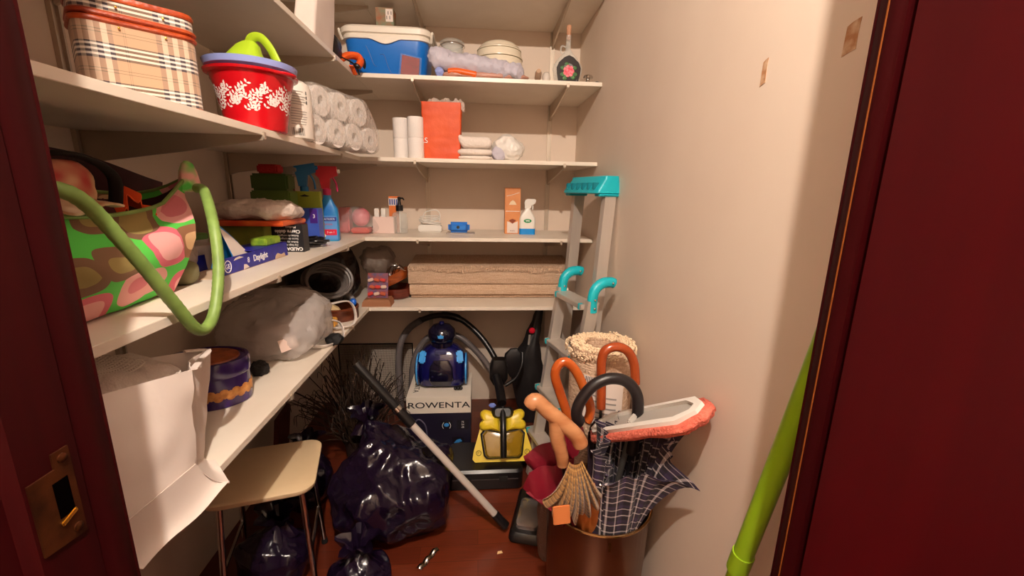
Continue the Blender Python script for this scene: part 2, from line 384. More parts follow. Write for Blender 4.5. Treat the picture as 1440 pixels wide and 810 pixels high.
G(T).loft([rr(CW-.003, CD_-.003, .03, .185), rr(CW, CD_, .031, .189), rr(CW-.004, CD_-.004, .03, .196), rr(CW-.03, CD_-.03, .02, .200)]).done('lid_top', lea, case)
for x in (-.03, .04):
    for z in (.14, .175): G(T).ico((x, -CD_/2-.001, z), .0025, 1).done('rivet', mat('bright_brass', (235, 190, 90), .25, 1), case)

# red bowl, blue basin, lime jug
bc = (-.617, 1.31, ZB)
red_m = mat('red_plastic', (190, 12, 24), .25); blue_l = mat('pale_blue_plastic', (150, 165, 225), .35)
bowl = thing('mixing_bowl', bc, 'red plastic bowl printed with white leaf sprigs', 'bowl')
G().lathe([(.07, 0), (.074, .003), (.082, .05), (.093, .11), (.102, .140), (.112, .143), (.114, .149), (.108, .151), (.1, .146), (.088, .11), (.072, .01), (.0, .008)], bc, 40).done('body', red_m, bowl)
g = G(); random.seed(3)
def rad(z): return .082+(z-.05)/.06*.011
for k in range(36):
    a0 = -PI + k*2*PI/36 + random.uniform(-.03, .03); stem = 1 if k % 3 else -1; z0_ = .050 + random.uniform(0, .012)
    for q in range(9):
        aa = a0+q*.050*stem+.06*math.sin(q*.9); zz = z0_+q*.0058+.004*math.sin(q*.8+k)
        for sd_ in (-1, 1):
            th = sd_*.95+PI/2-.6*stem; L = .0105; wv = .0024; P = []
            for u_, v_ in ((0, 0), (.35, .5), (.7, .45), (1, 0), (.7, -.45), (.35, -.5)):
                du = u_*L*math.cos(th)-v_*2*wv*math.sin(th); dz = u_*L*math.sin(th)+v_*2*wv*math.cos(th)
                zt = zz+dz; rt = rad(zt)+.0009; P.append(g.bm.verts.new((bc[0]+rt*math.cos(aa+du/rt), bc[1]+rt*math.sin(aa+du/rt), bc[2]+zt)))
            g.face(P)
g.done('leaf_print', mat('white_print', (240, 225, 220), .4), bowl, label='white printed leaf sprigs')
for s in (-1, 1):
    g = G(); a1 = -.35 if s > 0 else PI-.35
    g.tube(spl([(bc[0]+.11*math.cos(a1+d), bc[1]+.11*math.sin(a1+d), bc[2]+.145) if abs(d) > .2 else (bc[0]+.128*math.cos(a1+d), bc[1]+.128*math.sin(a1+d), bc[2]+.143) for d in (-.3, -.12, .12, .3)], 5), .004, 8).done('rim_handle', red_m, bowl)
basin = G().lathe([(.060, .012), (.075, .06), (.092, .120), (.099, .152), (.109, .158), (.1135, .172), (.106, .174), (.096, .156), (.074, .062), (.055, .018), (.0, .016)], bc, 40)
basin.done('plastic_basin', blue_l, label='pale blue plastic basin nested inside the red bowl', cat='basin')
lime = mat('lime_plastic', (165, 195, 40), .3)
jug = thing('plastic_jug', (bc[0], bc[1]+.0, ZB+.02), 'lime green plastic jug upside down in the nested bowls', 'jug')
M_ = Matrix.Translation((bc[0]-.008, bc[1]-.005, ZB+.088)) @ Matrix.Rotation(.0, 4, 'Y')
G(M_).loft([[(x*k+ox, y*k, z) for x, y, _ in rr(.155, .12, .05, 0, 6)] for k, z, ox in ((.95, -.03, .0), (.88, .05, -.005), (.72, .09, -.005), (.50, .115, .0), (.36, .133, .008), (.22, .142, .012))]).done('body', lime, jug)
G(M_).tube(spl([(.008, 0, .128), (.02, -.004, .150), (.045, -.008, .152), (.068, -.012, .128), (.088, -.016, .088)], 6), .0115, 10, flat=.6).done('handle', lime, jug)

# wrapped paper towel roll behind the bowl
pr = thing('paper_towel_pack', (-.60, 1.50, ZB), 'white wrapped paper towel roll with printed text and barcode', 'paper towels')
G().lathe([(.05, 0), (.062, .006), (.064, .03), (.064, .15), (.060, .168), (.045, .178), (.02, .181)], (-.60, 1.50, ZB), 36).crumple(.0012, 30, False).done('wrapped_roll', mat('white_wrap', (236, 226, 214), .4, bump=(25, .25)), pr)
def arc_patch(g, c, r, a0, a1, z0, z1, n=6):
    V = [[g.bm.verts.new((c[0]+r*math.cos(a0+(a1-a0)*i/n), c[1]+r*math.sin(a0+(a1-a0)*i/n), z)) for i in range(n+1)] for z in (z0, z1)]
    for i in range(n): g.face((V[0][i], V[0][i+1], V[1][i+1], V[1][i]))
g = G(); random.seed(5)
for k in range(13):
    z = ZB+.045+k*.0075+(.006 if k > 6 else 0); arc_patch(g, (-.60, 1.50), .0658, -1.2, -1.2+random.uniform(.5, .8), z, z+.0016)
g.done('lettering', mat('grey_print', (150, 140, 135), .6), pr)
g = G()
for k in range(12): arc_patch(g, (-.60, 1.50), .0658, -1.2+k*.05, -1.2+k*.05+random.choice((.014, .028)), ZB+.012, ZB+.034, 2)
g.done('barcode', ink, pr)
for k in range(3):
    g = G(); arc_patch(g, (-.60, 1.50), .0658, -.42, -.36, ZB+.135-k*.014, ZB+.145-k*.014, 2); g.done('care_symbol', ink, pr)

# clear pack of toilet rolls
tp = thing('toilet_roll_pack', (-.52, 1.81, ZB), 'clear plastic pack of white toilet rolls lying on the shelf', 'toilet rolls')
def roll_shape(g, r=.05, h=.095, hole=.019):
    g.loft([[(q*math.cos(2*PI*i/28), q*math.sin(2*PI*i/28), z) for i in range(28)] for q, z in ((hole, 0), (r*.97, 0), (r, .004), (r, h-.004), (r*.97, h), (hole, h), (hole, 0))], True, (False, False))
    return g
fd = Vector((.155, .45, 0)).normalized(); nn = Vector((fd.y, -fd.x, 0))       # pack face runs along the shelf, roll ends look out of it
P0 = Vector((-.578, 1.575, ZB))
for row, cols in ((.0525, (.054, .164, .274, .384)), (.1525, (.085, .195, .315))):
    for s_ in cols:
        o = P0 + fd*s_ - nn*.10; o.z = ZB+row
        roll_shape(G(frame(o, fd, (0, 0, 1))), .0515).done('roll', tissue_m, tp)
g = G()
def wrap_ring(t, h, k=1):
    p = P0 + fd*t; out = []
    for x, y, _ in rr(.112*k, h, .03, 0, 5, (-.052, h/2)): out.append((p.x+nn.x*x, p.y+nn.y*x, ZB+.0015+max(0, y)))
    return out
g.loft([wrap_ring(-.012, .17, .8), wrap_ring(0, .19), wrap_ring(.06, .212), wrap_ring(.15, .212), wrap_ring(.25, .212), wrap_ring(.36, .212), wrap_ring(.41, .16), wrap_ring(.438, .12), wrap_ring(.455, .09, .6)])
bmesh.ops.subdivide_edges(g.bm, edges=g.bm.edges[:], cuts=4, use_grid_fill=True)
g.crumple(.0014, 34, True, 2, ZB+.001)
g.done('plastic_wrap', wrap_p, tp)

# loose rolls on the middle short shelf
proto = roll_shape(G(), .0385, .095, .014).done('toilet_roll', tissue_m, None, origin=(0, 0, 0), label='x', cat='toilet roll', group='loose toilet rolls beside the orange bag')
first = True
for x, y, lab in ((-.378, 2.235, 'stack beside the clear roll pack'), (-.300, 2.185, 'stack touching the orange bag'), (-.325, 2.30, 'stack against the end wall rail')):
    for k in range(2):
        o = proto if first else copy_tree(proto, (0, 0, 0)); first = False
        o.location = (x, y, ZB+k*.0955); o['label'] = '%s loose white toilet roll of the %s' % (('lower', 'upper')[k], lab)

# orange paper bag
ob = thing('paper_carrier', (-.175, 2.23, ZB), 'bright orange paper bag with white letters and film sticking out', 'bag')
def oring(k, z, w_=.19, d_=.11): return [(-.175+x*k, 2.235+y*k, z) for x, y, _ in rr(w_, d_, .006, 0, 3)]
g = G(); n = 9
g.loft([oring(.90+.10*i/n, ZB+.001+.262*i/n) for i in range(n+1)], True, (True, False))
bmesh.ops.subdivide_edges(g.bm, edges=g.bm.edges[:], cuts=2, use_grid_fill=True)
g.crumple(.0022, 14, True, 4, ZB+.0005).done('bag_body', mat('orange_paper', (226, 88, 34), .55, var=(8, (214, 76, 28), 3), bump=(9, .6)), ob)
text('LS', .035, FY(-.258, 2.1765, ZB+.085), inkw, ob)
g = G(); random.seed(9)
for q in range(3):
    x0 = -.25+q*.055
    g.grid(lambda u, v: (x0+.075*u, 2.21+.05*v+.012*noise.noise(Vector((u*4, v*4, q))), ZB+.235+.055*math.sin(v*PI)*(.6+.4*math.sin(u*3))+.012*noise.noise(Vector((u*6, v*5, q+3)))), 10, 10)
g.done('film_liner', mat('frosted_film', (225, 205, 190), .25, alpha=.6, bump=(60, .8)), ob)

# folded towels
def puff(g, c, sx, sy, sz, e=.5, nu=40, nv=18):
    rings = []
    for j in range(1, nv):
        ph = -PI/2+PI*j/nv; ring = []
        for i in range(nu):
            th = 2*PI*i/nu
            f = lambda q, p: math.copysign(abs(q)**p, q)
            ring.append((c[0]+sx*f(math.cos(ph), e)*f(math.cos(th), e), c[1]+sy*f(math.cos(ph), e)*f(math.sin(th), e), c[2]+sz*f(math.sin(ph), .8)))
        rings.append(ring)
    return g.loft(rings)
towel_m = mat('white_towel', (238, 226, 216), .95, bump=(120, .5))
for k, (zc, hz, sx, lab) in enumerate(((.011, .011, .085, 'bottom'), (.038, .016, .088, 'middle'), (.083, .029, .085, 'top'))):
    g = puff(G(), (-.015, 2.24, ZB+zc), sx, .075, hz, .35); g.crumple(.002, 20, False, k, ZB+.0005)
    if k == 2:
        for v in g.bm.verts:
            if v.co.x < -.07: v.co.z += (-.07-v.co.x)*.8
    g.done('folded_cloth', towel_m, label='%s white folded cloth of the pile beside the orange bag' % lab, cat='towel', group='pile of folded white cloths')
# crumpled white sack
sk = thing('cloth_sack', (.15, 2.24, ZB), 'crumpled shiny white sack beside the folded cloths', 'sack')
g = G(); g.ico((.152, 2.24, ZB+.062), .075, 5, (1.0, .8, .85))
for v in g.bm.verts:
    if v.co.z > ZB+.07: v.co.x = .155+(v.co.x-.155)*(1-(v.co.z-ZB-.07)*4)
g.crumple(.009, 13, True, 11, ZB+.0005).done('sack_body', mat('white_satin', (236, 230, 222), .35, bump=(18, .6)), sk)
g = G(); g.ico((.105, 2.20, ZB+.034), .038, 4, (.9, .8, .9)); g.crumple(.005, 20, True, 12, ZB+.0005).done('knotted_end', mat('lilac_cloth', (196, 190, 202), .6, bump=(40, .4)), sk)

# ================================================================== SECOND HIGHEST SHELF (z = ZA)
# cooler
cx, cy = -.425, 2.33
co = thing('cool_box', (cx, cy, ZA), 'blue plastic cool box with white lid', 'cool box')
blue_c = mat('cooler_blue', (14, 112, 205), .35)
G().loft([[(cx+x, cy+y, z) for x, y, _ in rr(w_, d_, .055, 0, 8)] for w_, d_, z in ((.345, .25, ZA), (.352, .256, ZA+.004), (.385, .285, ZA+.165))]).done('tub', blue_c, co)
cream_p = mat('cream_plastic', (236, 226, 210), .4)
G().loft([[(cx+x, cy+y, z) for x, y, _ in rr(w_, d_, .06, 0, 8)] for w_, d_, z in ((.388, .288, ZA+.158), (.402, .300, ZA+.16), (.402, .300, ZA+.176), (.396, .295, ZA+.180), (.414, .312, ZA+.184), (.416, .314, ZA+.205), (.400, .298, ZA+.214), (.30, .20, ZA+.219))]).done('lid', cream_p, co)
g = G(); pts = [(-.085, 0)]+[(-.085+.17*i/12, -.022*math.sin(PI*i/12)**2-.002) for i in range(13)]+[(.085, 0)]
g.prism(pts, .006, FY(cx, cy-.1445, ZA+.163) @ Matrix.Translation((0, 0, 0))); g.done('finger_lip', cream_p, co)
for s in (-1, 1):
    g = G(); g.tube(spl([(cx+s*.205, cy-.10, ZA+.165), (cx+s*.212, cy-.12, ZA+.20), (cx+s*.212, cy, ZA+.203), (cx+s*.212, cy+.12, ZA+.20), (cx+s*.205, cy+.10, ZA+.165)], 4), .006, 8).done('carry_handle', cream_p, co)
g = G()
for pts in (((-.09, .13), (-.075, .10), (-.06, .055), (-.045, .045)), ((-.03, .095), (-.01, .095), (.005, .05), (.02, .02), (.04, .018))):
    g.tube(spl([(cx+a_, cy-.128-b_*.09, ZA+b_) for a_, b_ in pts], 5), .0012, 6)
g.done('scribble_line', mat('dark_blue_line', (10, 60, 140), .4), co)
# carton on the cooler
cb = thing('small_carton', (-.45, 2.36, ZA+.219), 'small green and brown carton with white label on the cool box', 'carton')
G().b2(-.492, -.408, 2.325, 2.395, ZA+.219, ZA+.341, .001).done('carton_body', mat('brown_green_card', (120, 128, 100), .6, var=(25, (160, 95, 60), 2)), cb)
G().b2(-.445, -.411, 2.3238, 2.325, ZA+.28, ZA+.335).done('price_label', paper_w, cb)
g = G(); [g.b2(-.441+.007*k, -.438+.007*k, 2.3232, 2.3238, ZA+.29+.02*(k % 2), ZA+.305+.02*(k % 2)) for k in range(4)]; g.done('lettering', ink, cb)
# glass jar
jr = thing('glass_jar', (-.13, 2.37, ZA), 'clear preserving jar with glass lid beside the cool box', 'jar')
G().lathe([(.055, 0), (.06, .005), (.06, .175), (.052, .195), (.052, .2), (.048, .2), (.055, .17), (.055, .01), (.0, .008)], (-.13, 2.37, ZA)).done('jar_body', glass_m, jr)
G().lathe([(.050, .202), (.062, .203), (.063, .212), (.05, .222), (.04, .224), (.0, .224)], (-.13, 2.37, ZA)).done('lid', glass_m, jr)
G().lathe([(.054, .199), (.057, .2), (.054, .2025)], (-.13, 2.37, ZA), caps=(False, False)).done('rubber_seal', mat('grey_rubber', (150, 140, 132), .6), jr)
G().tube([(-.13+.064*math.cos(t*PI/10), 2.37+.064*math.sin(t*PI/10), ZA+.196) for t in range(21)], .0014, 6).done('wire_clip', chrome, jr)
# upturned bowls
enam = mat('cream_enamel', (236, 224, 200), .25)
for k, lab in enumerate(('tall bottom upturned cream bowl with a red line near its base', 'second upturned cream bowl from the shelf in the stack', 'third upturned cream bowl from the shelf in the stack', 'top domed upturned cream bowl of the stack')):
    z0 = ZA+(0, .096, .136, .174)[k]; R0 = (.124, .1225, .118, .110)[k]; hh = (.094, .038, .036, .052)[k]
    b_ = thing('enamel_bowl', (.108, 2.36, z0), lab, 'bowl', 'stacked upturned bowls')
    pr_ = [(R0-.004, .0005), (R0+.003, .001), (R0+.003, .005), (R0-.001, .007), (R0-.002-.004*(k > 0), hh)]
    pr_ = pr_[:-1]+([(R0-.008, .018), (R0-.026, .034), (R0-.055, .045), (.03, .049), (.028, .053), (0, .053)] if k == 3 else [pr_[-1], (R0-.012, hh+.001)])
    G().lathe(pr_, (.108, 2.36, z0), 40).done('bowl_body', enam, b_)
    if k == 0: G().lathe([(R0+.0004, .074), (R0+.0012, .076), (R0-.0002, .079)], (.108, 2.36, z0), 40, caps=(False, False)).done('red_line', mat('red_line', (190, 60, 50), .4), b_)
# lilac bundle
g = G()
P = spl([(-.215, 2.20, ZA+.075), (-.185, 2.185, ZA+.085), (-.12, 2.18, ZA+.072), (-.04, 2.175, ZA+.066), (.05, 2.17, ZA+.052), (.12, 2.165, ZA+.040), (.17, 2.16, ZA+.032), (.205, 2.155, ZA+.022)], 8)
n = len(P); g.tube(P, [.012+.040*min(1, i/6)*(1-.35*min(1, i/18)) if i < n-6 else .034*(n-i)/6+.006 for i in range(n)], 28)
g.crumple(.007, 26, True, 21, ZA+.001).done('cloth_bundle', mat('lilac_cloth', (176, 160, 170), .8, bump=(60, .5)), label='long twisted lilac grey cloth bundle lying on the shelf edge', cat='cloth')
G().tube(spl([(-.14, 2.15, ZA+.022), (-.10, 2.147, ZA+.026), (-.04, 2.145, ZA+.018), (0, 2.145, ZA+.012)], 6), [.006]+[.0155]*16+[.009, .005], 12).done('tool_handle', mat('orange_plastic', (232, 98, 20), .4), label='rounded orange plastic handle under the lilac bundle', cat='handle')
G().ico((-.178, 2.148, ZA+.02), .019, 3, (1, .7, 1)).crumple(.003, 40, True, 3).done('blue_ball', mat('pale_blue_plastic', (150, 165, 225), .35), label='small pale blue plastic lump at the end of the lilac bundle', cat='plastic')
# clear envelope with red sheet
en = thing('plastic_wallet', (-.31, 2.165, ZA), 'clear plastic wallet with a red sheet leaning on the cool box', 'wallet')
G(frame((-.36, 2.172, ZA+.001), (1, -.1, -.10), (0, .12, 1))).prism([(0, 0), (.085, .008), (.082, .088), (0, .096)], .0022).done('red_sheet', mat('red_card', (150, 30, 32), .5, var=(60, (120, 22, 26), 3)), en)
G(frame((-.365, 2.169, ZA+.001), (1, -.1, -.10), (0, .12, 1))).prism([(-.003, 0), (.10, .010), (.097, .092), (-.003, .103)], .0008).done('clear_cover', mat('thin_clear_film', (230, 225, 222), .15, alpha=.07), en)
g = puff(G(), (.03, 2.165, ZA+.013), .21, .03, .012, .6); g.crumple(.004, 22, True, 7, ZA+.0005)
g.done('folded_film', mat('pink_film', (206, 150, 130), .3, alpha=.85, bump=(50, .6)), label='flat folded pinkish plastic film along the shelf edge', cat='film')
# small glass pieces
G(frame((.285, 2.17, ZA+.017), (0, .3, 1), (1, 0, .2))).lathe([(.010, -.06), (.016, -.04), (.016, .0), (.008, .012), (.006, .03), (.012, .034), (.012, .042), (.004, .046)], (0, 0, 0), 18).done('glass_vial', mat('amber_glass', (205, 170, 140), .12, alpha=.75), label='small tinted glass vial lying beside the upturned bowls', cat='vial')
G().lathe([(.006, 0), (.017, .004), (.020, .02), (.016, .036), (.008, .042), (0, .044)], (.325, 2.165, ZA), 10).done('glass_stopper', mat('cut_glass', (225, 215, 205), .08, alpha=.8), label='faceted glass stopper between vial and rose bottle', cat='stopper')
# rose bottle
cf = thing('glass_carafe', (.432, 2.20, ZA), 'clear glass bottle with cork and a painted pink rose', 'bottle')
prof = [(.050, 0), (.060, .004), (.068, .04), (.0735, .068), (.066, .090), (.045, .118), (.022, .138), (.013, .155), (.0115, .20), (.0125, .215)]
G().loft([[(.432+r*math.cos(2*PI*i/32), 2.20+r*(.5 if r > .03 else 1-(r-.0115)*10*0)*math.sin(2*PI*i/32), ZA+z) for i in range(32)] for r, z in prof]).done('flask', glass_m, cf)
bpts = [(-.048, .004), (.048, .004), (.056, .04), (.0585, .066), (.048, .09), (.022, .113), (0, .122), (-.022, .113), (-.048, .09), (-.0585, .066), (-.056, .04)]
G(FY(.432, 2.168, ZA)).prism(bpts, .0015).done('dark_panel', mat('dark_lacquer', (28, 18, 16), .25), cf)
g = G(FY(.432, 2.166, ZA+.052)); random.seed(2)
for ring, (n_, rad_, sz) in enumerate(((7, .017, .0105), (5, .008, .009))):
    for i in range(n_):
        a_ = 2*PI*i/n_+ring*.5; g.ico((rad_*math.cos(a_), rad_*math.sin(a_), .001+.001*ring), sz, 2, (1, 1, .16))
rose = g.done('painted_rose', mat('rose_pink', (232, 60, 88), .5, var=(120, (250, 150, 160), 2)), cf)
g = G(FY(.432, 2.1662, ZA+.052))
for a_, l_ in ((.5, .04), (1.9, .040), (2.7, .042), (3.6, .042), (-.4, .042), (-.9, .045), (4.2, .045)):
    for q in (.55, .8): g.ico((l_*q*math.cos(a_), l_*q*math.sin(a_), .0), .011, 2, (1, .8, .12))
g.done('painted_leaves', mat('leaf_green', (40, 92, 48), .5, var=(90, (80, 130, 70), 2)), cf)
G().lathe([(.0075, .196), (.0095, .216), (.0115, .24), (.0118, .256), (.009, .260)], (.432, 2.20, ZA), 14).done('cork', mat('cork', (206, 156, 124), .85, var=(90, (184, 130, 98), 3)), cf)
G().tube(spl([(.421, 2.20, ZA+.165), (.402, 2.20, ZA+.170), (.396, 2.20, ZA+.155), (.402, 2.20, ZA+.138), (.415, 2.20, ZA+.142)], 5), .004, 8).done('loop_handle', glass_m, cf)
st = thing('metal_stopper', (.533, 2.19, ZA), 'small silver knob stopper beside the rose bottle', 'stopper')
G().lathe([(.012, 0), (.013, .012), (.009, .02), (.009, .024)], (.533, 2.19, ZA), 16).done('stem', chrome, st)
G().lathe([(.009, .024), (.023, .028), (.025, .035), (.020, .042), (0, .046)], (.533, 2.19, ZA), 20).done('knob', chrome, st)
G().ico((.573, 2.165, ZA+.006), .012, 2, (1, .8, .5)).done('dark_pebble', black_p, label='tiny dark lump at the wall end of the shelf', cat='pebble')

# things on the long second-highest shelf
g = G(); g.loft([[(-.615+x*k+.01*j, 1.78+y*k, ZA+.001+z) for x, y, _ in rr(.07, .20, .012, 0, 4)] for j, (k, z) in enumerate(((.9, 0), (1, .01), (1, .08), (.95, .16), (.9, .22)))], True, (True, True))
bmesh.ops.subdivide_edges(g.bm, edges=g.bm.edges[:], cuts=2, use_grid_fill=True); g.crumple(.003, 14, True, 6, ZA+.0005)
g.done('paper_sack', paper_w, label='white paper sack standing on the second highest long shelf', cat='sack')
g = puff(G(), (-.625, 1.965, ZA+.05), .055, .055, .05, .6); g.crumple(.004, 16, True, 8, ZA+.0005); g.done('black_pouch', mat('black_leather', (28, 20, 20), .45, bump=(80, .3)), label='black leather pouch between white sack and cool box', cat='pouch')
g = puff(G(), (-.64, 2.085, ZA+.04), .04, .05, .04, .6); g.crumple(.004, 24, True, 9, ZA+.0005); g.done('grey_pouch', mat('taupe_cloth', (150, 128, 116), .8), label='small taupe cloth pouch squeezed beside the cool box', cat='pouch')
stp = thing('strap_roll', (-.57, 2.09, ZA), 'orange webbing strap with black buckle hanging over the shelf edge', 'strap')
om = mat('orange_webbing', (236, 92, 22), .7, bump=(200, .4))
g = G(); g.tube(spl([(-.60, 2.02, ZA+.012), (-.565, 2.05, ZA+.045), (-.530, 2.075, ZA+.052), (-.515, 2.08, ZA+.035), (-.525, 2.075, ZA+.012)], 6), .027, 12, flat=.55, flatdir=(0, 0, 1)).done('webbing', om, stp)
g = G(); g.tube(spl([(-.545, 2.035, ZA+.004), (-.545, 2.06, ZA-.002), (-.542, 2.085, ZA-.02)], 5), .010, 10, flat=.25).done('tail', om, stp)
g = G(); g.tube(spl([(-.585, 1.99, ZA+.028), (-.55, 2.045, ZA+.022), (-.53, 2.07, ZA+.006), (-.525, 2.085, ZA-.02)], 6), .0035, 8); g.ico((-.528, 2.062, ZA+.01), .017, 2, (1, .7, .8)); g.ico((-.505, 2.10, ZA+.03), .016, 2, (.5, .8, 1.4)); g.done('buckle', black_p, stp)

# ================================================================== SECOND LOWEST SHELF, LONG SIDE (z = ZC)
# floral handbag: a slouching open tote
hb = thing('floral_handbag', (-.72, .82, ZC), 'open green handbag printed with pink and brown patches', 'handbag')
hbm = blobs('patch_print')
def bag_pt(t, v):
    """t: 0 doorway end .. 1 far end along the front; v: 0 bottom .. 1 rim"""
    y = .56+(.40+.135*v)*t
    bulge = math.sin(PI*min(1, v*1.15))*.045*(1-.35*t)
    x = -.660+bulge-.02*v + .01*math.sin(t*5)+.012*noise.noise(Vector((t*3, v*3, 1)))
    ztop = .205-.035*math.sin(t*PI)+.045*max(0, (t-.80)/.2)
    z = ztop*v
    return Vector((x, y, ZC+.002+z))
def ring_at(v):
    pts = [bag_pt(i/16, v) for i in range(17)]
    zt = pts[-1].z
    e = bag_pt(1, v)
    for k in (1, 2, 3):   # far end gusset curves round to the back panel
        pts.append(Vector((e.x-.03*k, e.y+.02*math.sin(k*.8)+.02*math.sin(v*PI), e.z-(.012*k)*v)))
    for i in range(17):
        t = 1-i/16
        pts.append(Vector((-.79-.02*v, .56+(.42+.10*v)*t, ZC+.002+(.235-.03*t)*v)))
    for k in (3, 2, 1): pts.append(Vector((bag_pt(0, v).x-.033*k, .555, ZC+.002+.22*v)))
    return pts
g = G(); g.loft([ring_at(v) for v in (0, .04, .12, .22, .33, .45, .57, .69, .80, .90, 1)], True, (True, False))
g.crumple(.006, 9, False, 3, ZC+.0015).solid(.003).done('bag_body', hbm, hb)
cen = Vector((-.72, .82, 0))
def inner_ring(v): return [(p.x+(cen.x-p.x)*.26, p.y+(cen.y-p.y)*.05, p.z-.006) for p in ring_at(v)]
G().loft([inner_ring(v) for v in (.15, .4, .7, .97)], True, (True, False)).done('lining', mat('dark_lining', (58, 16, 18), .9), hb)
olive = mat('green_vinyl', (128, 158, 78), .5, var=(30, (112, 140, 66), 3))
rim = ring_at(1.0); G().tube([p+Vector((0, 0, .002)) for p in rim]+[rim[0]+Vector((0, 0, .002))], .004, 8).done('rim_piping', olive, hb)
tip = rim[16]
g = G(); g.loft([[tip+Vector((.0+.02*math.cos(a_)*k, .005+.028*math.sin(a_)*k, z)) for a_ in [2*PI*i/12 for i in range(12)]] for k, z in ((1, -.035), (.95, -.01), (.8, .012), (.5, .03), (.2, .036))]).done('corner_tab', mat('pink_green_tab', (90, 215, 85), .7, var=(30, (238, 178, 168), 1)), hb)
def handle(pts, nm):
    P = spl(pts, 14); n = len(P); G().tube(P, [.0105+.0006*(i % 2) for i in range(n)], 14).done(nm, olive, hb)
handle([(-.600, .60, ZC+.225), (-.555, .64, ZC+.215), (-.545, .70, ZC+.135), (-.537, .765, ZC+.03), (-.534, .81, ZC-.035), (-.534, .85, ZC-.038), (-.538, .888, ZC+.0), (-.546, .925, ZC+.07), (-.562, .955, ZC+.14), (-.600, 1.01, ZC+.195), (-.640, 1.065, ZC+.222), (-.665, 1.085, ZC+.225)], 'handle')
# contents
g = puff(G(), (-.742, .80, ZC+.125), .036, .20, .07, .6); g.crumple(.010, 12, True, 2).done('scarf', mat('dark_red_cloth', (96, 14, 16), .85, var=(14, (52, 10, 14), 3)), label='dark red scarf stuffed in the floral handbag', cat='scarf')
g = G(); g.grid(lambda u, v: (-.722+.030*v+.006*math.sin(u*14), .89+.085*u, ZC+.168+.055*math.sin(u*PI)*(1-.3*v)+.010*math.sin(u*22)), 24, 8); g.solid(.003).done('orange_napkin', mat('orange_cloth', (232, 84, 24), .8), label='orange napkin poking out of the floral handbag', cat='napkin')
g = G(); g.tube(spl([(-.79, .74, ZC+.26), (-.72, .83, ZC+.282), (-.705, .90, ZC+.25), (-.715, .91, ZC+.19)], 8), .014, 12, flat=.35).done('black_belt', black_m, label='black strap loop lying over the scarf in the handbag', cat='strap')
g = puff(G(), (-.735, .82, ZC+.225), .030, .065, .045, .7); g.crumple(.005, 20, False, 4).done('red_purse', mat('red_print', (186, 26, 34), .6, var=(22, (228, 180, 140), 1)), label='small red purse with pale patches in the handbag', cat='purse')
g = G(); g.grid(lambda u, v: (-.660-.05*v, .66+.20*u, ZC+.190+.018*v+.008*math.sin(u*9+v*3)), 20, 6); g.solid(.004).done('printed_cloth', mat('cream_print', (222, 200, 168), .8, var=(26, (160, 110, 70), 2)), label='cream cloth with brown print along the handbag rim', cat='cloth')
g = G(); g.grid(lambda u, v: (-.845-.012*math.sin(v*3)+.006*math.sin(u*9), .60+.62*u, ZC+.002+v*(.325-.085*u+.02*math.sin(u*PI))+.004*math.sin(u*12)), 24, 8); g.solid(.012).done('dark_cloth_bag', mat('maroon_cloth', (62, 14, 18), .85, var=(18, (40, 10, 12), 3)), label='dark maroon cloth bag leaning behind the floral handbag', cat='bag')

# clear tubs beside the handbag
for k, (x, y, h_, r_, lab) in enumerate(((-.86, 1.34, .075, .042, 'translucent tub with green lid behind the blue box'), (-.79, 1.25, .055, .040, 'low translucent tub without label near the blue box'))):
    t_ = thing('plastic_tub', (x, y, ZC), lab, 'tub'); fr = mat('frosted_plastic', (206, 192, 182), .35, alpha=.8)
    G().lathe([(r_*.85, 0), (r_*.9, .003), (r_, h_)], (x, y, ZC), 24).done('tub_body', fr, t_)
    G().lathe([(r_*1.04, h_), (r_*1.06, h_+.004), (r_*1.04, h_+.014), (r_*.9, h_+.016)], (x, y, ZC), 24).done('lid', mat('green_lid', (88, 130, 58), .5) if k == 0 else fr, t_)
g = puff(G(), (-.80, 1.11, ZC+.045), .07, .075, .044, .7); g.crumple(.009, 18, True, 5, ZC+.0005).done('plastic_bag_ball', mat('frosted_film', (225, 205, 190), .25, alpha=.6, bump=(60, .8)), label='scrunched clear plastic bag between handbag and blue box', cat='plastic bag')
g = puff(G(), (-.715, 1.045, ZC+.03), .045, .028, .029, .8); g.crumple(.003, 20, True, 6, ZC+.0005).done('cloth_roll', mat('olive_cloth', (118, 112, 78), .85), label='small rolled olive cloth at the end of the handbag', cat='cloth')

# long blue lamp carton with torn open end
gb = thing('lamp_carton', (-.70, 1.31, ZC), 'long flat dark blue lamp carton with torn open end', 'carton')
gbm = mat('royal_blue_card', (28, 30, 150), .4, var=(60, (22, 24, 130), 2)); fd2 = Vector((.0, 1, 0))
g = G(); g.b2(-.664, -.662, 1.10, 1.52, ZC+.001, ZC+.045); gF = g.done('front_panel', gbm, gb)
G().b2(-.76, -.758, 1.14, 1.52, ZC+.001, ZC+.045).done('rear_panel', gbm, gb)
G().b2(-.76, -.662, 1.10, 1.52, ZC+.0002, ZC+.0018).done('base_panel', mat('raw_card', (206, 178, 150), .8), gb)
G().b2(-.758, -.664, 1.30, 1.52, ZC+.0452, ZC+.0468).done('top_panel', gbm, gb)
G().b2(-.758, -.664, 1.518, 1.52, ZC+.002, ZC+.045).done('end_panel', gbm, gb)
FXm = lambda y, z: frame((-.6618, y, z), (0, 1, 0), (0, 0, 1))
text('Daylight', .026, FXm(1.335, ZC+.024), inkw, gb, bold=.0004)
text('GE', .018, FXm(1.16, ZC+.022), inkw, gb)
text('8', .022, FXm(1.265, ZC+.024), inkw, gb)
g = G(); m_ = FXm(1.16, ZC+.0225); g.tube([m_ @ Vector((.0155*math.cos(t*PI/12), .0155*math.sin(t*PI/12), .0002)) for t in range(25)], .0011, 6).done('emblem_ring', inkw, gb)
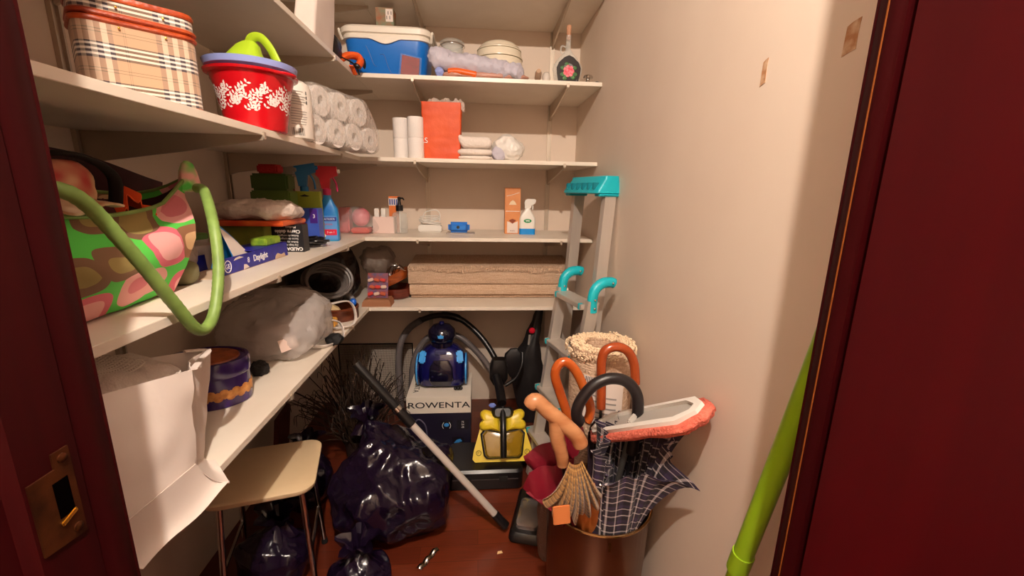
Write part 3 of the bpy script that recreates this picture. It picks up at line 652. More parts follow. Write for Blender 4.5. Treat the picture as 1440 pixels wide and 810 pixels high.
for k, pts in enumerate(([(0, 0), (.075, 0), (.068, .012), (.045, .009), (.02, .017), (.006, .01)], [(0, 0), (.03, .002), (.016, .012), (.004, .014)], [(0, 0), (.05, .003), (.03, .008), (.01, .006)])):
    G(FXm((1.425, 1.235, 1.19)[k], ZC+(.002, .002, .034)[k])).prism(pts, .0008).done('torn_patch', mat('raw_card', (206, 178, 150), .8) if k == 0 else paper_w, gb)
# folded blue and white leaflet pouch in the carton
g = G(); g.grid(lambda u, v: (-.735+.06*u, 1.21+.135*v+.02*u, ZC+.005+.118*(1-abs(2*u-1))*(1-v)**.7+.004), 14, 14)
lf = g.solid(.0025).done('leaflet_pouch', mat('sky_blue_print', (30, 130, 205), .35), label='folded blue and white foil pouch standing in the lamp carton', cat='pouch')
g = G(); g.grid(lambda u, v: (-.707+.034*u, 1.21+.137*v+.02*u, ZC+.0105+.118*(1-abs(2*(.47+.53*u)-1))*(1-v)**.7+.004), 8, 10, 1, 1); g.solid(.001).done('white_flap', paper_w, lf)
# dark green box, black freezer-bag box, lime pack
G().b2(-.90, -.74, 1.53, 1.588, ZC, ZC+.098, .0012).done('olive_carton', mat('olive_card', (128, 134, 44), .5, var=(20, (100, 108, 34), 2)), label='olive green carton behind the black freezer bag box', cat='carton')
zb = thing('freezer_bag_box', (-.715, 1.62, ZC), 'black freezer bag box with upside-down white lettering', 'carton')
G().b2(-.798, -.637, 1.60, 1.652, ZC, ZC+.10, .001).done('box_body', mat('black_card', (34, 32, 34), .45), zb)
UD = lambda x, z: frame((x, 1.5994, z), (-1, 0, 0), (0, 0, -1))
text('Cierre doble', .017, UD(-.69, ZC+.075), inkw, zb, bold=.0004)
text('Mediana', .011, UD(-.678, ZC+.091), inkw, zb)
for k in range(4): text(('Bolsas de congelar', 'Sacos de congelar', 'Bolsas zip 15 uds', 'Zip bags medium')[k], .010, UD(-.69, ZC+.060-k*.0115), inkw, zb)
text('CALIDAD', .016, UD(-.675, ZC+.012), inkw, zb, bold=.0006)
G(FY(-.78, 1.5992, ZC+.06)).prism([(0, 0), (.03, -.004), (.04, -.01), (.02, .012), (.01, .024), (0, .02)], .0006).done('printed_motif', mat('grey_print2', (150, 148, 150), .5), zb)
g = G(); g.b2(-.722, -.672, 1.40, 1.50, ZC+.047, ZC+.071, .003); g.done('lime_packet', mat('lime_card', (150, 180, 50), .5, var=(60, (110, 150, 40), 2)), label='small lime green packet lying on the blue lamp carton', cat='packet')
g = G(); g.b2(-.90, -.66, 1.50, 1.70, ZC+.1005, ZC+.119, .004); g.crumple(.0015, 20, False, 2, ZC+.1003); g.done('red_folder', mat('red_orange_film', (196, 44, 24), .35, var=(9, (226, 110, 50), 2)), label='flat red orange packet lying on the olive and black boxes', cat='packet')
g = puff(G(), (-.77, 1.60, ZC+.150), .125, .10, .029, .6, 60, 24); g.crumple(.009, 14, True, 14, ZC+.1195).done('crinkled_bag', mat('milky_film', (222, 204, 192), .3, bump=(45, .8)), label='crinkled milky plastic bag lying on the red packet', cat='plastic bag')
g = G(); random.seed(14)
for k in range(7):
    c = Vector((-.655+random.uniform(-.03, .03), 1.745+random.uniform(-.03, .03), ZC+.012))
    g.tube(spl([(c.x+.035*math.cos(t*1.1+k)+.01*math.sin(t*2.2), c.y+.04*math.sin(t*1.1+k), c.z+.004*k+.004*math.sin(t*2+k)) for t in range(7)], 5), .0045, 6)
g.done('cable_tangle', black_p, label='tangle of black cable beside the black freezer bag box', cat='cable')

# green boxes with red sponge
gm = mat('dark_green_plastic', (62, 88, 34), .35)
G().b2(-.885, -.735, 1.755, 1.835, ZC, ZC+.218, .006).done('green_box', mat('green_carton', (84, 108, 40), .4), label='lower upright green box behind the crinkled bag', cat='box', group='stacked green boxes')
G().b2(-.88, -.74, 1.757, 1.833, ZC+.2182, ZC+.283, .008).done('green_box', gm, label='upper dark green box under the red sponge', cat='box', group='stacked green boxes')
G().b2(-.855, -.778, 1.765, 1.825, ZC+.2832, ZC+.318, .006).done('sponge', mat('red_sponge', (170, 32, 30), .9, bump=(120, .6)), label='red sponge on top of the green boxes', cat='sponge')
# spray bottles
def trigger_bottle(x, y, lab, body, head, trig, hgt, w_=.04, rz=0, headm=None):
    t_ = thing('spray_bottle', (x, y, ZC), lab, 'spray bottle')
    M_ = Matrix.Translation((x, y, ZC)) @ Matrix.Rotation(rz, 4, 'Z')
    hb_ = hgt*.62
    G(M_).loft([rr(w_*2*k, w_*1.2*k2, .014*k, z) for k, k2, z in ((.92, .92, 0), (1, 1, .006), (1, 1, hb_*.55), (.95, .95, hb_*.7), (.55, .75, hb_*.85), (.36, .6, hb_*.95), (.34, .56, hb_)) ]).done('bottle_body', body, t_)
    G(M_).lathe([(.0165, hb_), (.0175, hb_+.003), (.0175, hb_+.025), (.013, hb_+.03)], (0, 0, 0), 18).done('collar', trig, t_)
    z = hb_+.028; H_ = hgt-z
    G(M_).loft([[(-.020, -.011, z), (.012, -.011, z), (.012, .011, z), (-.020, .011, z)], [(-.026, -.012, z+H_*.45), (.018, -.012, z+H_*.45), (.018, .012, z+H_*.45), (-.026, .012, z+H_*.45)], [(-.040, -.013, z+H_*.6), (.050, -.013, z+H_*.6), (.050, .013, z+H_*.6), (-.040, .013, z+H_*.6)], [(-.036, -.011, z+H_), (.046, -.010, z+H_), (.046, .010, z+H_), (-.036, .011, z+H_)]]).done('spray_head', head, t_)
    G(M_).tube(spl([(.022, 0, z+H_*.58), (.040, 0, z+H_*.25), (.044, 0, z-.012)], 5), .006, 8, flat=.7).done('trigger', trig, t_)
    G(M_).lathe([(.008, 0), (.007, .012)], (0, 0, 0), 10) if False else None
    g = G(M_ @ Matrix.Translation((.047, 0, z+H_*.78)) @ Matrix.Rotation(PI/2, 4, 'Y')); g.lathe([(.009, 0), (.009, .010), (.006, .012)], (0, 0, 0), 10).done('nozzle', headm or head, t_)
    return t_, M_, hb_
bl = mat('bottle_blue', (22, 72, 170), .3); teal_h = mat('trigger_teal', (24, 112, 165), .4); rd = mat('trigger_red', (200, 24, 40), .35)
trigger_bottle(-.745, 1.93, 'blue spray bottle with teal trigger head by the red-headed one', bl, teal_h, teal_h, .338, .032, .2)
trigger_bottle(-.815, 1.885, 'dark spray bottle with grey head and red collar behind the green boxes', mat('dark_olive_bottle', (58, 50, 34), .35), mat('grey_head', (150, 138, 122), .5), mat('maroon_collar', (110, 24, 26), .5), .325, .03, .1)
t_, M_, hb_ = trigger_bottle(-.665, 1.97, 'blue cleaner spray bottle with red trigger head and printed label', mat('cleaner_blue', (24, 110, 190), .3, var=(10, (40, 150, 200), 2)), rd, mat('trigger_pink', (196, 40, 96), .35), .325, .042, .15, white_p)
lb = lambda x, z: M_ @ FY(x, -.0256, z)
for (x, z, w_, h_, m2, nm) in ((0, .06, .074, .105, mat('label_blue', (90, 150, 215), .4), 'label'), (.0, .098, .07, .018, mat('label_navy', (36, 60, 150), .4), 'label_band'), (.008, .04, .05, .026, mat('label_red', (214, 30, 66), .4), 'label_badge')):
    g = G(lb(x, z)); dz_ = {'label': 0, 'label_band': .0007, 'label_badge': .0007}[nm]; g.box((0, 0, dz_), (w_, h_, .0008), .0003).done(nm, m2, t_)
text('MULTIUSOS', .0125, lb(0, .098) @ Matrix.Translation((0, 0, .0013)), inkw, t_, sx=.85)
text('Limpia', .013, lb(.0, .076) @ Matrix.Translation((0, 0, .0006)), rd, t_)
text('3 en 1', .013, lb(.008, .040) @ Matrix.Translation((0, 0, .0013)), inkw, t_)
g = G(lb(-.022, .026)); g.ico((0, 0, .001), .009, 2, (1, 1, .15)).done('label_dot', inkw, t_)
# lime carton with hanger hole, blue detergent carton
lc = thing('hanger_carton', (-.715, 1.885, ZC), 'lime green carton with a hanger hole behind the blue carton', 'carton')
G().b2(-.772, -.660, 1.868, 1.892, ZC, ZC+.217, .002).done('carton_body', mat('lime_box', (146, 156, 44), .45), lc)
G(FY(-.722, 1.8678, ZC+.198)).prism([(-.02, 0), (-.01, .003), (0, .007), (.01, .003), (.02, 0), (.01, -.003), (-.01, -.003)], .0008).done('hanger_hole', black_m, lc)
bc2 = thing('detergent_carton', (-.70, 1.83, ZC), 'blue detergent carton with purple panel in front of the lime one', 'carton')
G().b2(-.765, -.652, 1.805, 1.862, ZC, ZC+.150, .002).done('carton_body', mat('detergent_blue', (70, 98, 190), .4, var=(14, (52, 80, 176), 2)), bc2)
G().b2(-.685, -.655, 1.8042, 1.8052, ZC+.09, ZC+.148).done('purple_panel', mat('purple_card', (70, 34, 130), .4), bc2)
text('MIO', .03, FY(-.725, 1.8044, ZC+.08), rd, bc2, bold=.001)
text('3', .022, FY(-.668, 1.8036, ZC+.118), inkw, bc2)

# ================================================================== SECOND LOWEST SHELF, CORNER AND SHORT SIDE
pk = thing('pink_bag', (-.63, 2.32, ZC), 'clear bag holding pink plastic things beside the cleaner bottle', 'bag')
g = G(); g.b2(-.735, -.675, 2.30, 2.37, ZC+.003, ZC+.135, .008); g.done('pink_block', mat('pink_plastic', (222, 110, 112), .4), pk)
g = G(); g.ico((-.62, 2.33, ZC+.085), .047, 3, (1, 1, 1.05)).done('pink_ball', mat('pink_ball', (226, 120, 132), .3), pk)
g = G(); g.b2(-.66, -.57, 2.27, 2.37, ZC+.003, ZC+.032, .006); g.done('coral_tray', mat('coral_plastic', (226, 82, 72), .4), pk)
g = puff(G(), (-.645, 2.31, ZC+.07), .115, .085, .068, .6)
for v in g.bm.verts:
    if v.co.x > -.62: v.co.z = ZC+.002+(v.co.z-ZC-.002)*max(.1, 1-(v.co.x+.62)*6)
g.crumple(.004, 22, True, 3, ZC+.0015).done('film', clear_p, pk)
G().ico((-.562, 2.40, ZC+.02), .02, 2).crumple(.004, 40).done('black_lump', black_m, label='small black lump behind the pink bag', cat='lump')
wb = thing('stick_box', (-.50, 2.35, ZC), 'pale pink open box with two white sticks', 'box')
g = G(); 
for q in ((-.558, -.445, 2.318, 2.320), (-.558, -.445, 2.378, 2.380), (-.558, -.556, 2.32, 2.378), (-.447, -.445, 2.32, 2.378)): g.b2(q[0], q[1], q[2], q[3], ZC+.001, ZC+.088)
g.b2(-.558, -.445, 2.318, 2.38, ZC, ZC+.002); g.done('box_body', mat('pale_pink_card', (232, 204, 194), .6), wb)
for x in (-.540, -.505): G().b2(x-.012, x+.012, 2.335, 2.352, ZC+.003, ZC+.132, .003).done('stick', white_p, wb)
obx = thing('ointment_box', (-.455, 2.41, ZC), 'narrow orange and white medicine box behind the pump bottle', 'box')
G().b2(-.486, -.432, 2.395, 2.425, ZC, ZC+.195, .001).done('box_body', mat('orange_card', (226, 118, 50), .5), obx)
G().b2(-.4865, -.4315, 2.3945, 2.4255, ZC+.145, ZC+.185).done('white_band', paper_w, obx)
g = G(); [g.b2(-.482+.012*k, -.475+.012*k, 2.3935, 2.3945, ZC+.15, ZC+.18) for k in range(4)]; g.done('lettering', mat('blue_ink', (60, 80, 150), .6), obx)
pb = thing('pump_bottle', (-.42, 2.345, ZC), 'clear pump bottle with black dispenser top', 'bottle')
G().lathe([(.036, 0), (.04, .004), (.041, .095), (.036, .108), (.016, .116), (.015, .128)], (-.42, 2.345, ZC), 28).done('bottle_body', glass_m, pb)
G().lathe([(.0195, .120), (.0195, .150), (.010, .152), (.0075, .175), (.009, .177), (.009, .192), (.003, .194)], (-.42, 2.345, ZC), 18).done('pump', black_p, pb)
G().tube([(-.42, 2.345, ZC+.187), (-.40, 2.335, ZC+.187), (-.392, 2.331, ZC+.178)], .0045, 8).done('spout', black_p, pb)
G().tube([(-.42, 2.345, ZC+.004), (-.42, 2.345, ZC+.12)], .003, 6).done('dip_tube', white_p, pb)
ad = thing('power_adapter', (-.27, 2.45, ZC), 'white power adapter box with coiled white cable', 'adapter')
G().b2(-.335, -.205, 2.42, 2.485, ZC, ZC+.040, .006).done('adapter_body', white_p, ad)
g = G(); P = []
for t in range(100):
    a_ = t*2*PI/22; P.append((-.27+(.055+.006*math.sin(t*.7))*math.cos(a_), 2.45+(.03+.004*math.sin(t))*math.sin(a_), ZC+.050+.018*math.sin(a_*.5+1)+t*.00022))
g.tube(P, .0032, 7).done('cable', white_p, ad)
g = G(); g.tube(spl([(-.315, 2.45, ZC+.06), (-.30, 2.45, ZC+.105), (-.27, 2.45, ZC+.118), (-.235, 2.45, ZC+.122), (-.215, 2.45, ZC+.10), (-.218, 2.45, ZC+.06)], 6), .003, 7).done('cable_loop', white_p, ad)
tray = thing('blister_tray', (-.09, 2.37, ZC), 'clear blister tray under the blue gadget', 'tray')
g = G(); g.loft([rr(.155, .09, .01, ZC, 4, (-.095, 2.37)), rr(.155, .09, .01, ZC+.006, 4, (-.095, 2.37)), rr(.145, .08, .01, ZC+.004, 4, (-.095, 2.37))]).done('tray_body', mat('smoky_clear', (190, 178, 172), .2, alpha=.7), tray)
bd = thing('blue_gadget', (-.105, 2.37, ZC+.0065), 'small bright blue plastic gadget with dark button', 'gadget')
g = G(); g.b2(-.163, -.045, 2.342, 2.392, ZC+.0065, ZC+.063, .014); g.done('gadget_body', mat('bright_blue', (16, 120, 215), .35), bd)
G(FY(-.108, 2.3418, ZC+.036)).lathe([(.009, 0), (.008, .003), (0, .0035)], (0, 0, 0), 14).done('button', black_p, bd)
for x in (-.150, -.060): G().b2(x-.006, x+.006, 2.3395, 2.3425, ZC+.018, ZC+.052, .002).done('side_grip', mat('mid_blue', (20, 92, 180), .4), bd)
oc = thing('orange_carton', (.190, 2.40, ZC), 'tall orange carton with white picture panel beside the small spray bottle', 'carton')
G().b2(.150, .236, 2.375, 2.43, ZC, ZC+.252, .001).done('carton_body', mat('carton_orange', (222, 146, 88), .5, var=(20, (212, 134, 78), 2)), oc)
cm = lambda x, z: FY(x, 2.3748, ZC+z)
g = G(cm(.193, .16)); g.prism([(-.022, 0), (.022, 0), (.012, .018), (0, .026), (-.012, .018)], .0006).done('roof_emblem', mat('cream_print2', (240, 214, 180), .5), oc)
g = G(cm(.193, .215)); g.tube([(-.035, -.008, .0004), (0, .0, .0004), (.035, .012, .0004)], .0012, 5).done('white_stroke', inkw, oc)
g = G(cm(.193, .125)); g.box((0, 0, .0004), (.078, .003, .0006)).done('divider', inkw, oc)
g = G(cm(.193, .04)); g.prism([(-.03, -.035), (.03, -.035), (.03, .03), (0, .018), (-.03, .03)], .0006).done('white_panel', paper_w, oc)
g = G(cm(.193, .07)); g.prism([(-.02, .005), (0, -.014), (.02, .005), (0, .014)], .0012).done('brown_emblem', mat('brown_print', (140, 62, 30), .5), oc)
text('arena', .012, cm(.193, .018) @ Matrix.Translation((0, 0, .0008)), mat('brown_print', (140, 62, 30), .5), oc)
sb = thing('small_spray', (.275, 2.37, ZC), 'small white and blue spray bottle beside the orange carton', 'spray bottle')
Ms = Matrix.Translation((.275, 2.37, ZC))
G(Ms).loft([rr(.088, .05, .012, z) for z in (0, .004, .032)]).done('blue_base', mat('base_blue', (14, 140, 220), .35), sb)
G(Ms).loft([rr(w_, d_, .012, z, 5, (ox, 0)) for w_, d_, z, ox in ((.088, .05, .0322, 0), (.088, .05, .085, 0), (.074, .046, .105, -.002), (.04, .035, .13, .0), (.03, .03, .142, .002))]).done('bottle_body', white_p, sb)
G(Ms).loft([[(x, y, z) for x, y in ((-.016+o_, -.012), (.016+o2, -.012), (.016+o2, .012), (-.016+o_, .012))] for o_, o2, z in ((.0, .0, .142), (.0, .006, .160), (-.002, .026, .170), (.002, .030, .186), (.012, .022, .194))]).done('spray_head', white_p, sb)
G(Ms).tube([(.024, 0, .168), (.030, 0, .150), (.028, 0, .135)], .005, 8).done('trigger', white_p, sb)
g = G(Ms @ FY(0, -.0256, .075)); g.ico((0, 0, 0), .022, 3, (1, .5, .05)).done('green_logo', mat('logo_green', (40, 150, 90), .4), sb)
text('W5', .014, Ms @ FY(0, -.0272, .075), inkw, sb, bold=.0004)
G(frame((.243, 2.41, ZC), (1, 0, -.25), (.25, 0, 1))).loft([rr(.02*k, .02*k, .004, 0) and [(x, z, y) for x, y, _ in rr(.022*k, .022*k, .005, 0)] for k, z in ((1, 0), (1, .13), (.5, .185))]).done('red_tube', mat('red_tube', (206, 52, 36), .4), label='slim red tube leaning behind the small spray bottle', cat='tube')

# ================================================================== LOWEST SHELF, LONG SIDE (z = ZD)
# white paper carrier bag overhanging the shelf edge
pc = thing('paper_bag', (-.63, .75, ZD), 'large white paper carrier bag full of linen overhanging the shelf', 'bag')
FLb, FRb, BRb, BLb = Vector((-.556, .585, 0)), Vector((-.540, .752, 0)), Vector((-.602, .868, 0)), Vector((-.72, .63, 0))
FLt, FRt, BRt, BLt = Vector((-.605, .60, 0)), Vector((-.550, .800, 0)), Vector((-.602, .948, 0)), Vector((-.745, .67, 0))
def bagring(v):
    L = lambda a, b: a.lerp(b, v); q = [L(FLb, FLt), L(FRb, FRt), L(BRb, BRt), L(BLb, BLt)]
    zt = (.275, .245, .232, .285); out = []
    for k in range(4):
        for i in range(10):
            t = i/10; p = q[k].lerp(q[(k+1) % 4], t)
            nrm = Vector(((q[(k+1) % 4]-q[k]).y, -(q[(k+1) % 4]-q[k]).x, 0)).normalized()
            if k == 1: p -= nrm*.02*math.sin(PI*t)*v       # pinched side gusset
            if k == 0: p += nrm*.010*math.sin(PI*t)*math.sin(PI*v)
            z = ZD+.0015+v*(zt[k]*(1-t)+zt[(k+1) % 4]*t)
            out.append((p.x, p.y, z))
    return out
g = G(); g.loft([bagring(v/14) for v in range(15)], True, (True, False))
g.crumple(.0035, 11, True, 6, ZD+.001).solid(.0016).done('bag_body', paper_w, pc, sharp=30)
def flap(u, v):      # u from the bag face out to the loose edge, v along the front
    a_ = FLb.lerp(FRb, v)+Vector((.004, 0, ZD+.075)); b_ = Vector((-.531, .598, ZD-.006)).lerp(Vector((-.509, .800, ZD-.004)), v)
    p = a_.lerp(b_, u); p.z -= .028*math.sin(PI*u)*.6; p.x -= .006*math.sin(PI*u); p.z += .004*math.sin(v*8)*u
    if p.x < XE+.003 and p.z < ZD+.002: p.z = ZD+.002
    return p
G().grid(flap, 14, 22).solid(.0014).done('bottom_flap', paper_w, pc)
def flap2(u, v):
    a_ = FRb.lerp(BRb, v)+Vector((.003, 0, ZD+.075-.06*v)); b_ = Vector((-.509, .800, ZD-.004)).lerp(Vector((-.578, .872, ZD+.003)), v)
    p = a_.lerp(b_, u); p.z -= .014*math.sin(PI*u); p.z = max(p.z, ZD+.0025) if p.x < XE+.002 else p.z
    return p
G().grid(flap2, 10, 14).solid(.0014).done('side_flap', paper_w, pc)
g = G(); g.tube(spl([(-.552, .812, ZD+.243), (-.575, .87, ZD+.238), (-.600, .935, ZD+.234), (-.625, .90, ZD+.245)], 5), .007, 10, flat=.35).done('folded_rim', paper_w, pc)
# linen inside
g = puff(G(), (-.660, .745, ZD+.160), .062, .12, .105, .5, 60, 24); g.crumple(.010, 10, True, 9)
g.clampx(x1=-.600); g.done('linen', mat('white_linen', (236, 222, 210), .95, bump=(220, .5)), label='folded white linen filling the paper carrier bag', cat='linen')
g = G()
def lace(u, v): return (-.700+.070*u, .64+.13*v+.03*u, ZD+.284+.006*math.sin(v*6)+.006*(1-u)-.02*u*u)
for i in range(15):
    g.tube([lace(i/14, j/24) for j in range(25)], .0013, 5)
for j in range(25):
    g.tube([lace((i/14), j/24+.02*(i % 2)) for i in range(15)], .0013, 5)
g.done('lace_edge', mat('white_lace', (240, 228, 216), .95), label='openwork white lace cloth on top of the linen', cat='lace', kind='stuff')

# purple biscuit tin
tn = thing('biscuit_tin', (-.755, 1.165, ZD), 'oval purple biscuit tin printed with golden biscuits', 'tin')
pm = mat('purple_tin', (52, 22, 96), .25, coat=.4)
tr_ = lambda k, z, r=.105: [(-.755+r*k*math.cos(2*PI*i/40), 1.165+r*.80*k*math.sin(2*PI*i/40), ZD+z) for i in range(40)]
G().loft([tr_(.95, 0), tr_(.99, .003), tr_(.99, .088)]).done('tin_body', pm, tn)
G().loft([tr_(1.0, .084), tr_(1.03, .088), tr_(1.03, .122), tr_(1.0, .128), tr_(.93, .129), tr_(.91, .124), tr_(.1, .126)]).done('lid', pm, tn)
G().loft([tr_(.80, .1245), tr_(.78, .1285), tr_(.3, .1295)]).done('lid_picture', mat('gold_picture', (176, 92, 44), .35, var=(30, (120, 50, 26), 3)), tn)
g = G(); random.seed(4)
bis = mat('biscuit_print', (214, 152, 82), .5, var=(70, (180, 110, 50), 2))
for i in range(18):
    a_ = -2.2+i*.155; o = (-.755+.1045*math.cos(a_), 1.165+.0836*math.sin(a_), ZD+.036+.006*(i % 2))
    G(frame(o, (-math.sin(a_), .8*math.cos(a_), 0), (0, 0, 1))).ico((0, 0, 0), .013, 2, (1, 1.1, .14)).done('printed_biscuit', bis, tn)
G().ico((-.70, 1.325, ZD+.022), .024, 3, (1, .9, .95)).crumple(.005, 60, True, 2, ZD+.0005).done('fuzzy_brush', mat('black_fuzz', (30, 24, 22), .95, bump=(200, .8)), label='small dark fuzzy brush beside the biscuit tin', cat='brush')

# translucent carrier bag with things inside
tb = thing('plastic_carrier', (-.72, 1.60, ZD), 'large translucent white plastic carrier bag lying on its side', 'plastic bag')
milk = mat('milky_carrier', (222, 212, 206), .22, alpha=.5, bump=(20, 1))
g = puff(G(), (-.735, 1.555, ZD+.105), .17, .165, .103, .75, 72, 36)
for v in g.bm.verts:
    if v.co.y < 1.55: v.co.z = ZD+(v.co.z-ZD)*(.75+.25*(v.co.y-1.38)/.17)
g.crumple(.013, 9, True, 17, ZD+.0008).crumple(.003, 30, True, 18, ZD+.0008).clampx(x1=-.565).done('bag_film', milk, tb)
G(Matrix.Translation((-.74, 1.50, ZD+.012)) @ Matrix.Rotation(.3, 4, 'Z')).box((0, 0, .05), (.15, .10, .10), .008).done('brown_parcel', mat('brown_parcel', (136, 104, 88), .7), label='brown parcel showing through the plastic carrier bag', cat='parcel')
g = puff(G(), (-.73, 1.635, ZD+.085), .10, .05, .065, .7); g.crumple(.008, 18, True, 4, ZD+.012).done('grey_garment', mat('grey_garment', (98, 88, 90), .9), label='grey folded garment showing through the plastic carrier bag', cat='garment')
for k, pts in enumerate(([(-.60, 1.72, ZD+.13), (-.555, 1.80, ZD+.12), (-.535, 1.82, ZD+.07), (-.54, 1.80, ZD+.02), (-.60, 1.74, ZD+.02)], [(-.585, 1.60, ZD+.10), (-.548, 1.655, ZD+.07), (-.535, 1.635, ZD+.012), (-.575, 1.55, ZD+.01), (-.63, 1.52, ZD+.03)])):
    G().tube(spl(pts, 8), .010, 10, flat=.35).done('carry_loop', mat('milky_loop', (232, 222, 214), .3, alpha=.85), tb)
G(frame((-.640, 1.405, ZD+.075), (.6, .75, .1), (-.1, .25, 1))).box((0, 0, 0), (.06, .042, .002)).done('paper_label', mat('pinkish_paper', (222, 196, 184), .6), tb)
G().b2(-.64, -.60, 1.745, 1.79, ZD+.02, ZD+.055, .004).done('yellow_block', mat('yellow_wood', (228, 168, 70), .6), label='small yellow block at the mouth of the plastic carrier bag', cat='block')
G().ico((-.555, 1.60, ZD+.022), .030, 3, (1, .8, .6)).crumple(.006, 40, True, 5, ZD+.0005).done('black_clip', black_m, label='small black clip inside the plastic carrier loop', cat='clip')
# grey block, cable coil, dark things at the back
G(Matrix.Translation((-.80, 1.87, ZD)) @ Matrix.Rotation(.5, 4, 'Z')).box((0, 0, .085), (.12, .09, .17), .006).done('grey_case', mat('grey_case', (138, 122, 112), .5), label='grey plastic case behind the plastic carrier bag', cat='case')
g = G()
gc = mat('grey_cable', (92, 84, 80), .4)
for k in range(6):
    Mk = Matrix.Translation((-.70+.006*k, 1.93, ZD+.17+.006*(k % 3))) @ Euler((.95+.05*k, .15, .3)).to_matrix().to_4x4()
    g.tube([Mk @ Vector(((.085+.005*(k % 3))*math.cos(t*PI/16), (.06+.004*k)*math.sin(t*PI/16), .005*k)) for t in range(33)], .0075, 8)
g.done('cable_coil', gc, label='coil of thick grey cable behind the plastic carrier bag', cat='cable coil')
g = puff(G(), (-.80, 2.23, ZD+.15), .15, .17, .145, .7, 60, 30); g.crumple(.016, 9, True, 23, ZD+.001).done('black_sack', mat('black_film', (30, 22, 22), .25, bump=(20, .8)), label='shiny black plastic sack in the corner of the lowest shelf', cat='sack')
g = puff(G(), (-.56, 2.40, ZD+.20), .08, .08, .07, .7, 40, 20); g.crumple(.014, 14, True, 25).done('clear_film_heap', mat('smoky_film', (150, 132, 120), .15, alpha=.45, bump=(40, 1)), label='heap of smoky clear film above the wooden bowls', cat='plastic film')
# round wooden box with odds and ends
rb = thing('round_wooden_box', (-.645, 1.955, ZD), 'low round brown wooden box holding odds and ends', 'box')
wd = mat('brown_wood', (120, 58, 28), .4, var=(12, (90, 40, 20), 4, (1, 1, 6)))
G().lathe([(.082, 0), (.084, .003), (.085, .055), (.080, .056), (.078, .006), (0, .005)], (-.645, 1.955, ZD), 40).done('box_wall', wd, rb)
G().lathe([(.086, .046), (.0875, .048), (.0875, .058), (.084, .060), (.079, .057)], (-.645, 1.955, ZD), 40, caps=(False, False)).done('rim', wd, rb)
td = thing('tape_dispenser', (-.655, 1.92, ZD+.057), 'cream tape dispenser with white hub in the round wooden box', 'tape dispenser')
Mt = frame((-.665, 1.915, ZD+.045), (.82, .2, -.45), (.35, .1, .9))
G(Mt).prism([(-.05, -.018), (.055, -.022), (.06, 0), (.02, .028), (-.03, .034), (-.052, .015)], .028, Matrix.Translation((0, 0, -.0))).done('dispenser_body', mat('cream_dispenser', (228, 200, 150), .4), td)
G(Mt).lathe([(.011, .028), (.011, .032), (.004, .034)], (-.018, .008, 0), 16).done('hub', white_p, td)
g = G(); g.tube(spl([(-.67, 2.0, ZD+.065), (-.63, 1.985, ZD+.11), (-.59, 1.98, ZD+.085), (-.585, 1.975, ZD+.06)], 6), .014, 10).done('grey_clamp', mat('grey_plastic', (110, 104, 102), .4), label='curved grey plastic clamp in the round wooden box', cat='clamp')
G().ico((-.58, 1.955, ZD+.075), .016, 2, (1, 1, 1.2)).done('blue_pebble', mat('cap_blue', (20, 90, 190), .4), label='small blue plastic piece in the round wooden box', cat='plastic')
# display carton
dc = thing('display_carton', (-.52, 2.19, ZD), 'small cardboard tray with a clear card of red parts', 'carton')
kr = mat('brown_card', (150, 98, 66), .7)
g = G(); g.loft([[(x, y, ZD+z) for x, y in ((-.595+i_, 2.145+i_*.5), (-.447-i_, 2.145+i_*.5), (-.447-i_, 2.235), (-.595+i_, 2.235))] for z, i_ in ((0, 0), (.022, .003), (.036, .012))]).done('tray', kr, dc)
G(frame((-.521, 2.185, ZD+.038), (1, 0, 0), (0, .28, 1))).box((0, .065, 0), (.105, .13, .004), .001).done('backing_card', mat('blue_grey_card', (84, 70, 110), .5, var=(40, (150, 60, 50), 2)), dc)
random.seed(8)
Mc = frame((-.521, 2.180, ZD+.038), (1, 0, 0), (0, .28, 1))
for k in range(9):
    x, y = (-.032+.032*(k % 3)+random.uniform(-.005, .005)), .022+.036*(k//3)
    G(Mc).box((x, y, .006), (.028, .016, .012), .003, (0, 0, random.uniform(-.5, .5))).done('small_part', (mat('part_red', (204, 46, 34), .4), mat('part_rust', (190, 84, 46), .4), mat('part_cream', (222, 190, 170), .4))[(k*2+k//3) % 3], dc)
g = G(); g.box((-.505, 2.1505, ZD+.026), (.05, .002, .010)); g.done('price_strip', paper_w, dc)
# wooden bowls
ow = mat('orange_wood', (176, 88, 34), .3, var=(14, (140, 62, 24), 4, (1, 1, 5)), coat=.3); dw = mat('dark_red_wood', (112, 40, 22), .35, var=(14, (84, 28, 16), 4, (1, 1, 5)))
for nm, c, prof, tilt, m2, lab in (('wooden_bowl', (-.465, 2.36, ZD), [(.05, 0), (.08, .004), (.098, .03), (.102, .062), (.096, .063), (.09, .03), (.05, .008), (0, .008)], 0, dw, 'dark red wooden bowl under the orange one'), ('wooden_bowl', (-.462, 2.355, ZD+.082), [(.045, 0), (.075, .004), (.093, .03), (.10, .055), (.095, .056), (.088, .03), (.05, .008), (0, .008)], -.42, ow, 'orange varnished wooden bowl tilted on the dark one')):
    G(Matrix.Translation(c) @ Matrix.Rotation(tilt, 4, 'Y')).lathe(prof, (0, 0, 0), 40).done(nm, m2, None, origin=c, label=lab, cat='bowl', group='wooden bowls beside the rugs')
wh = thing('wire_whisk', (-.46, 2.35, ZD+.10), 'bent metal wire whisk lying in the wooden bowls', 'whisk')
for k in range(5):
    G().tube(spl([(-.50+.012*k, 2.31, ZD+.115), (-.485+.016*k, 2.29, ZD+.17+.012*(k % 2)), (-.44+.012*k, 2.30, ZD+.20-.01*k), (-.41, 2.34, ZD+.17)], 6), .0022, 6).done('wire', chrome, wh)
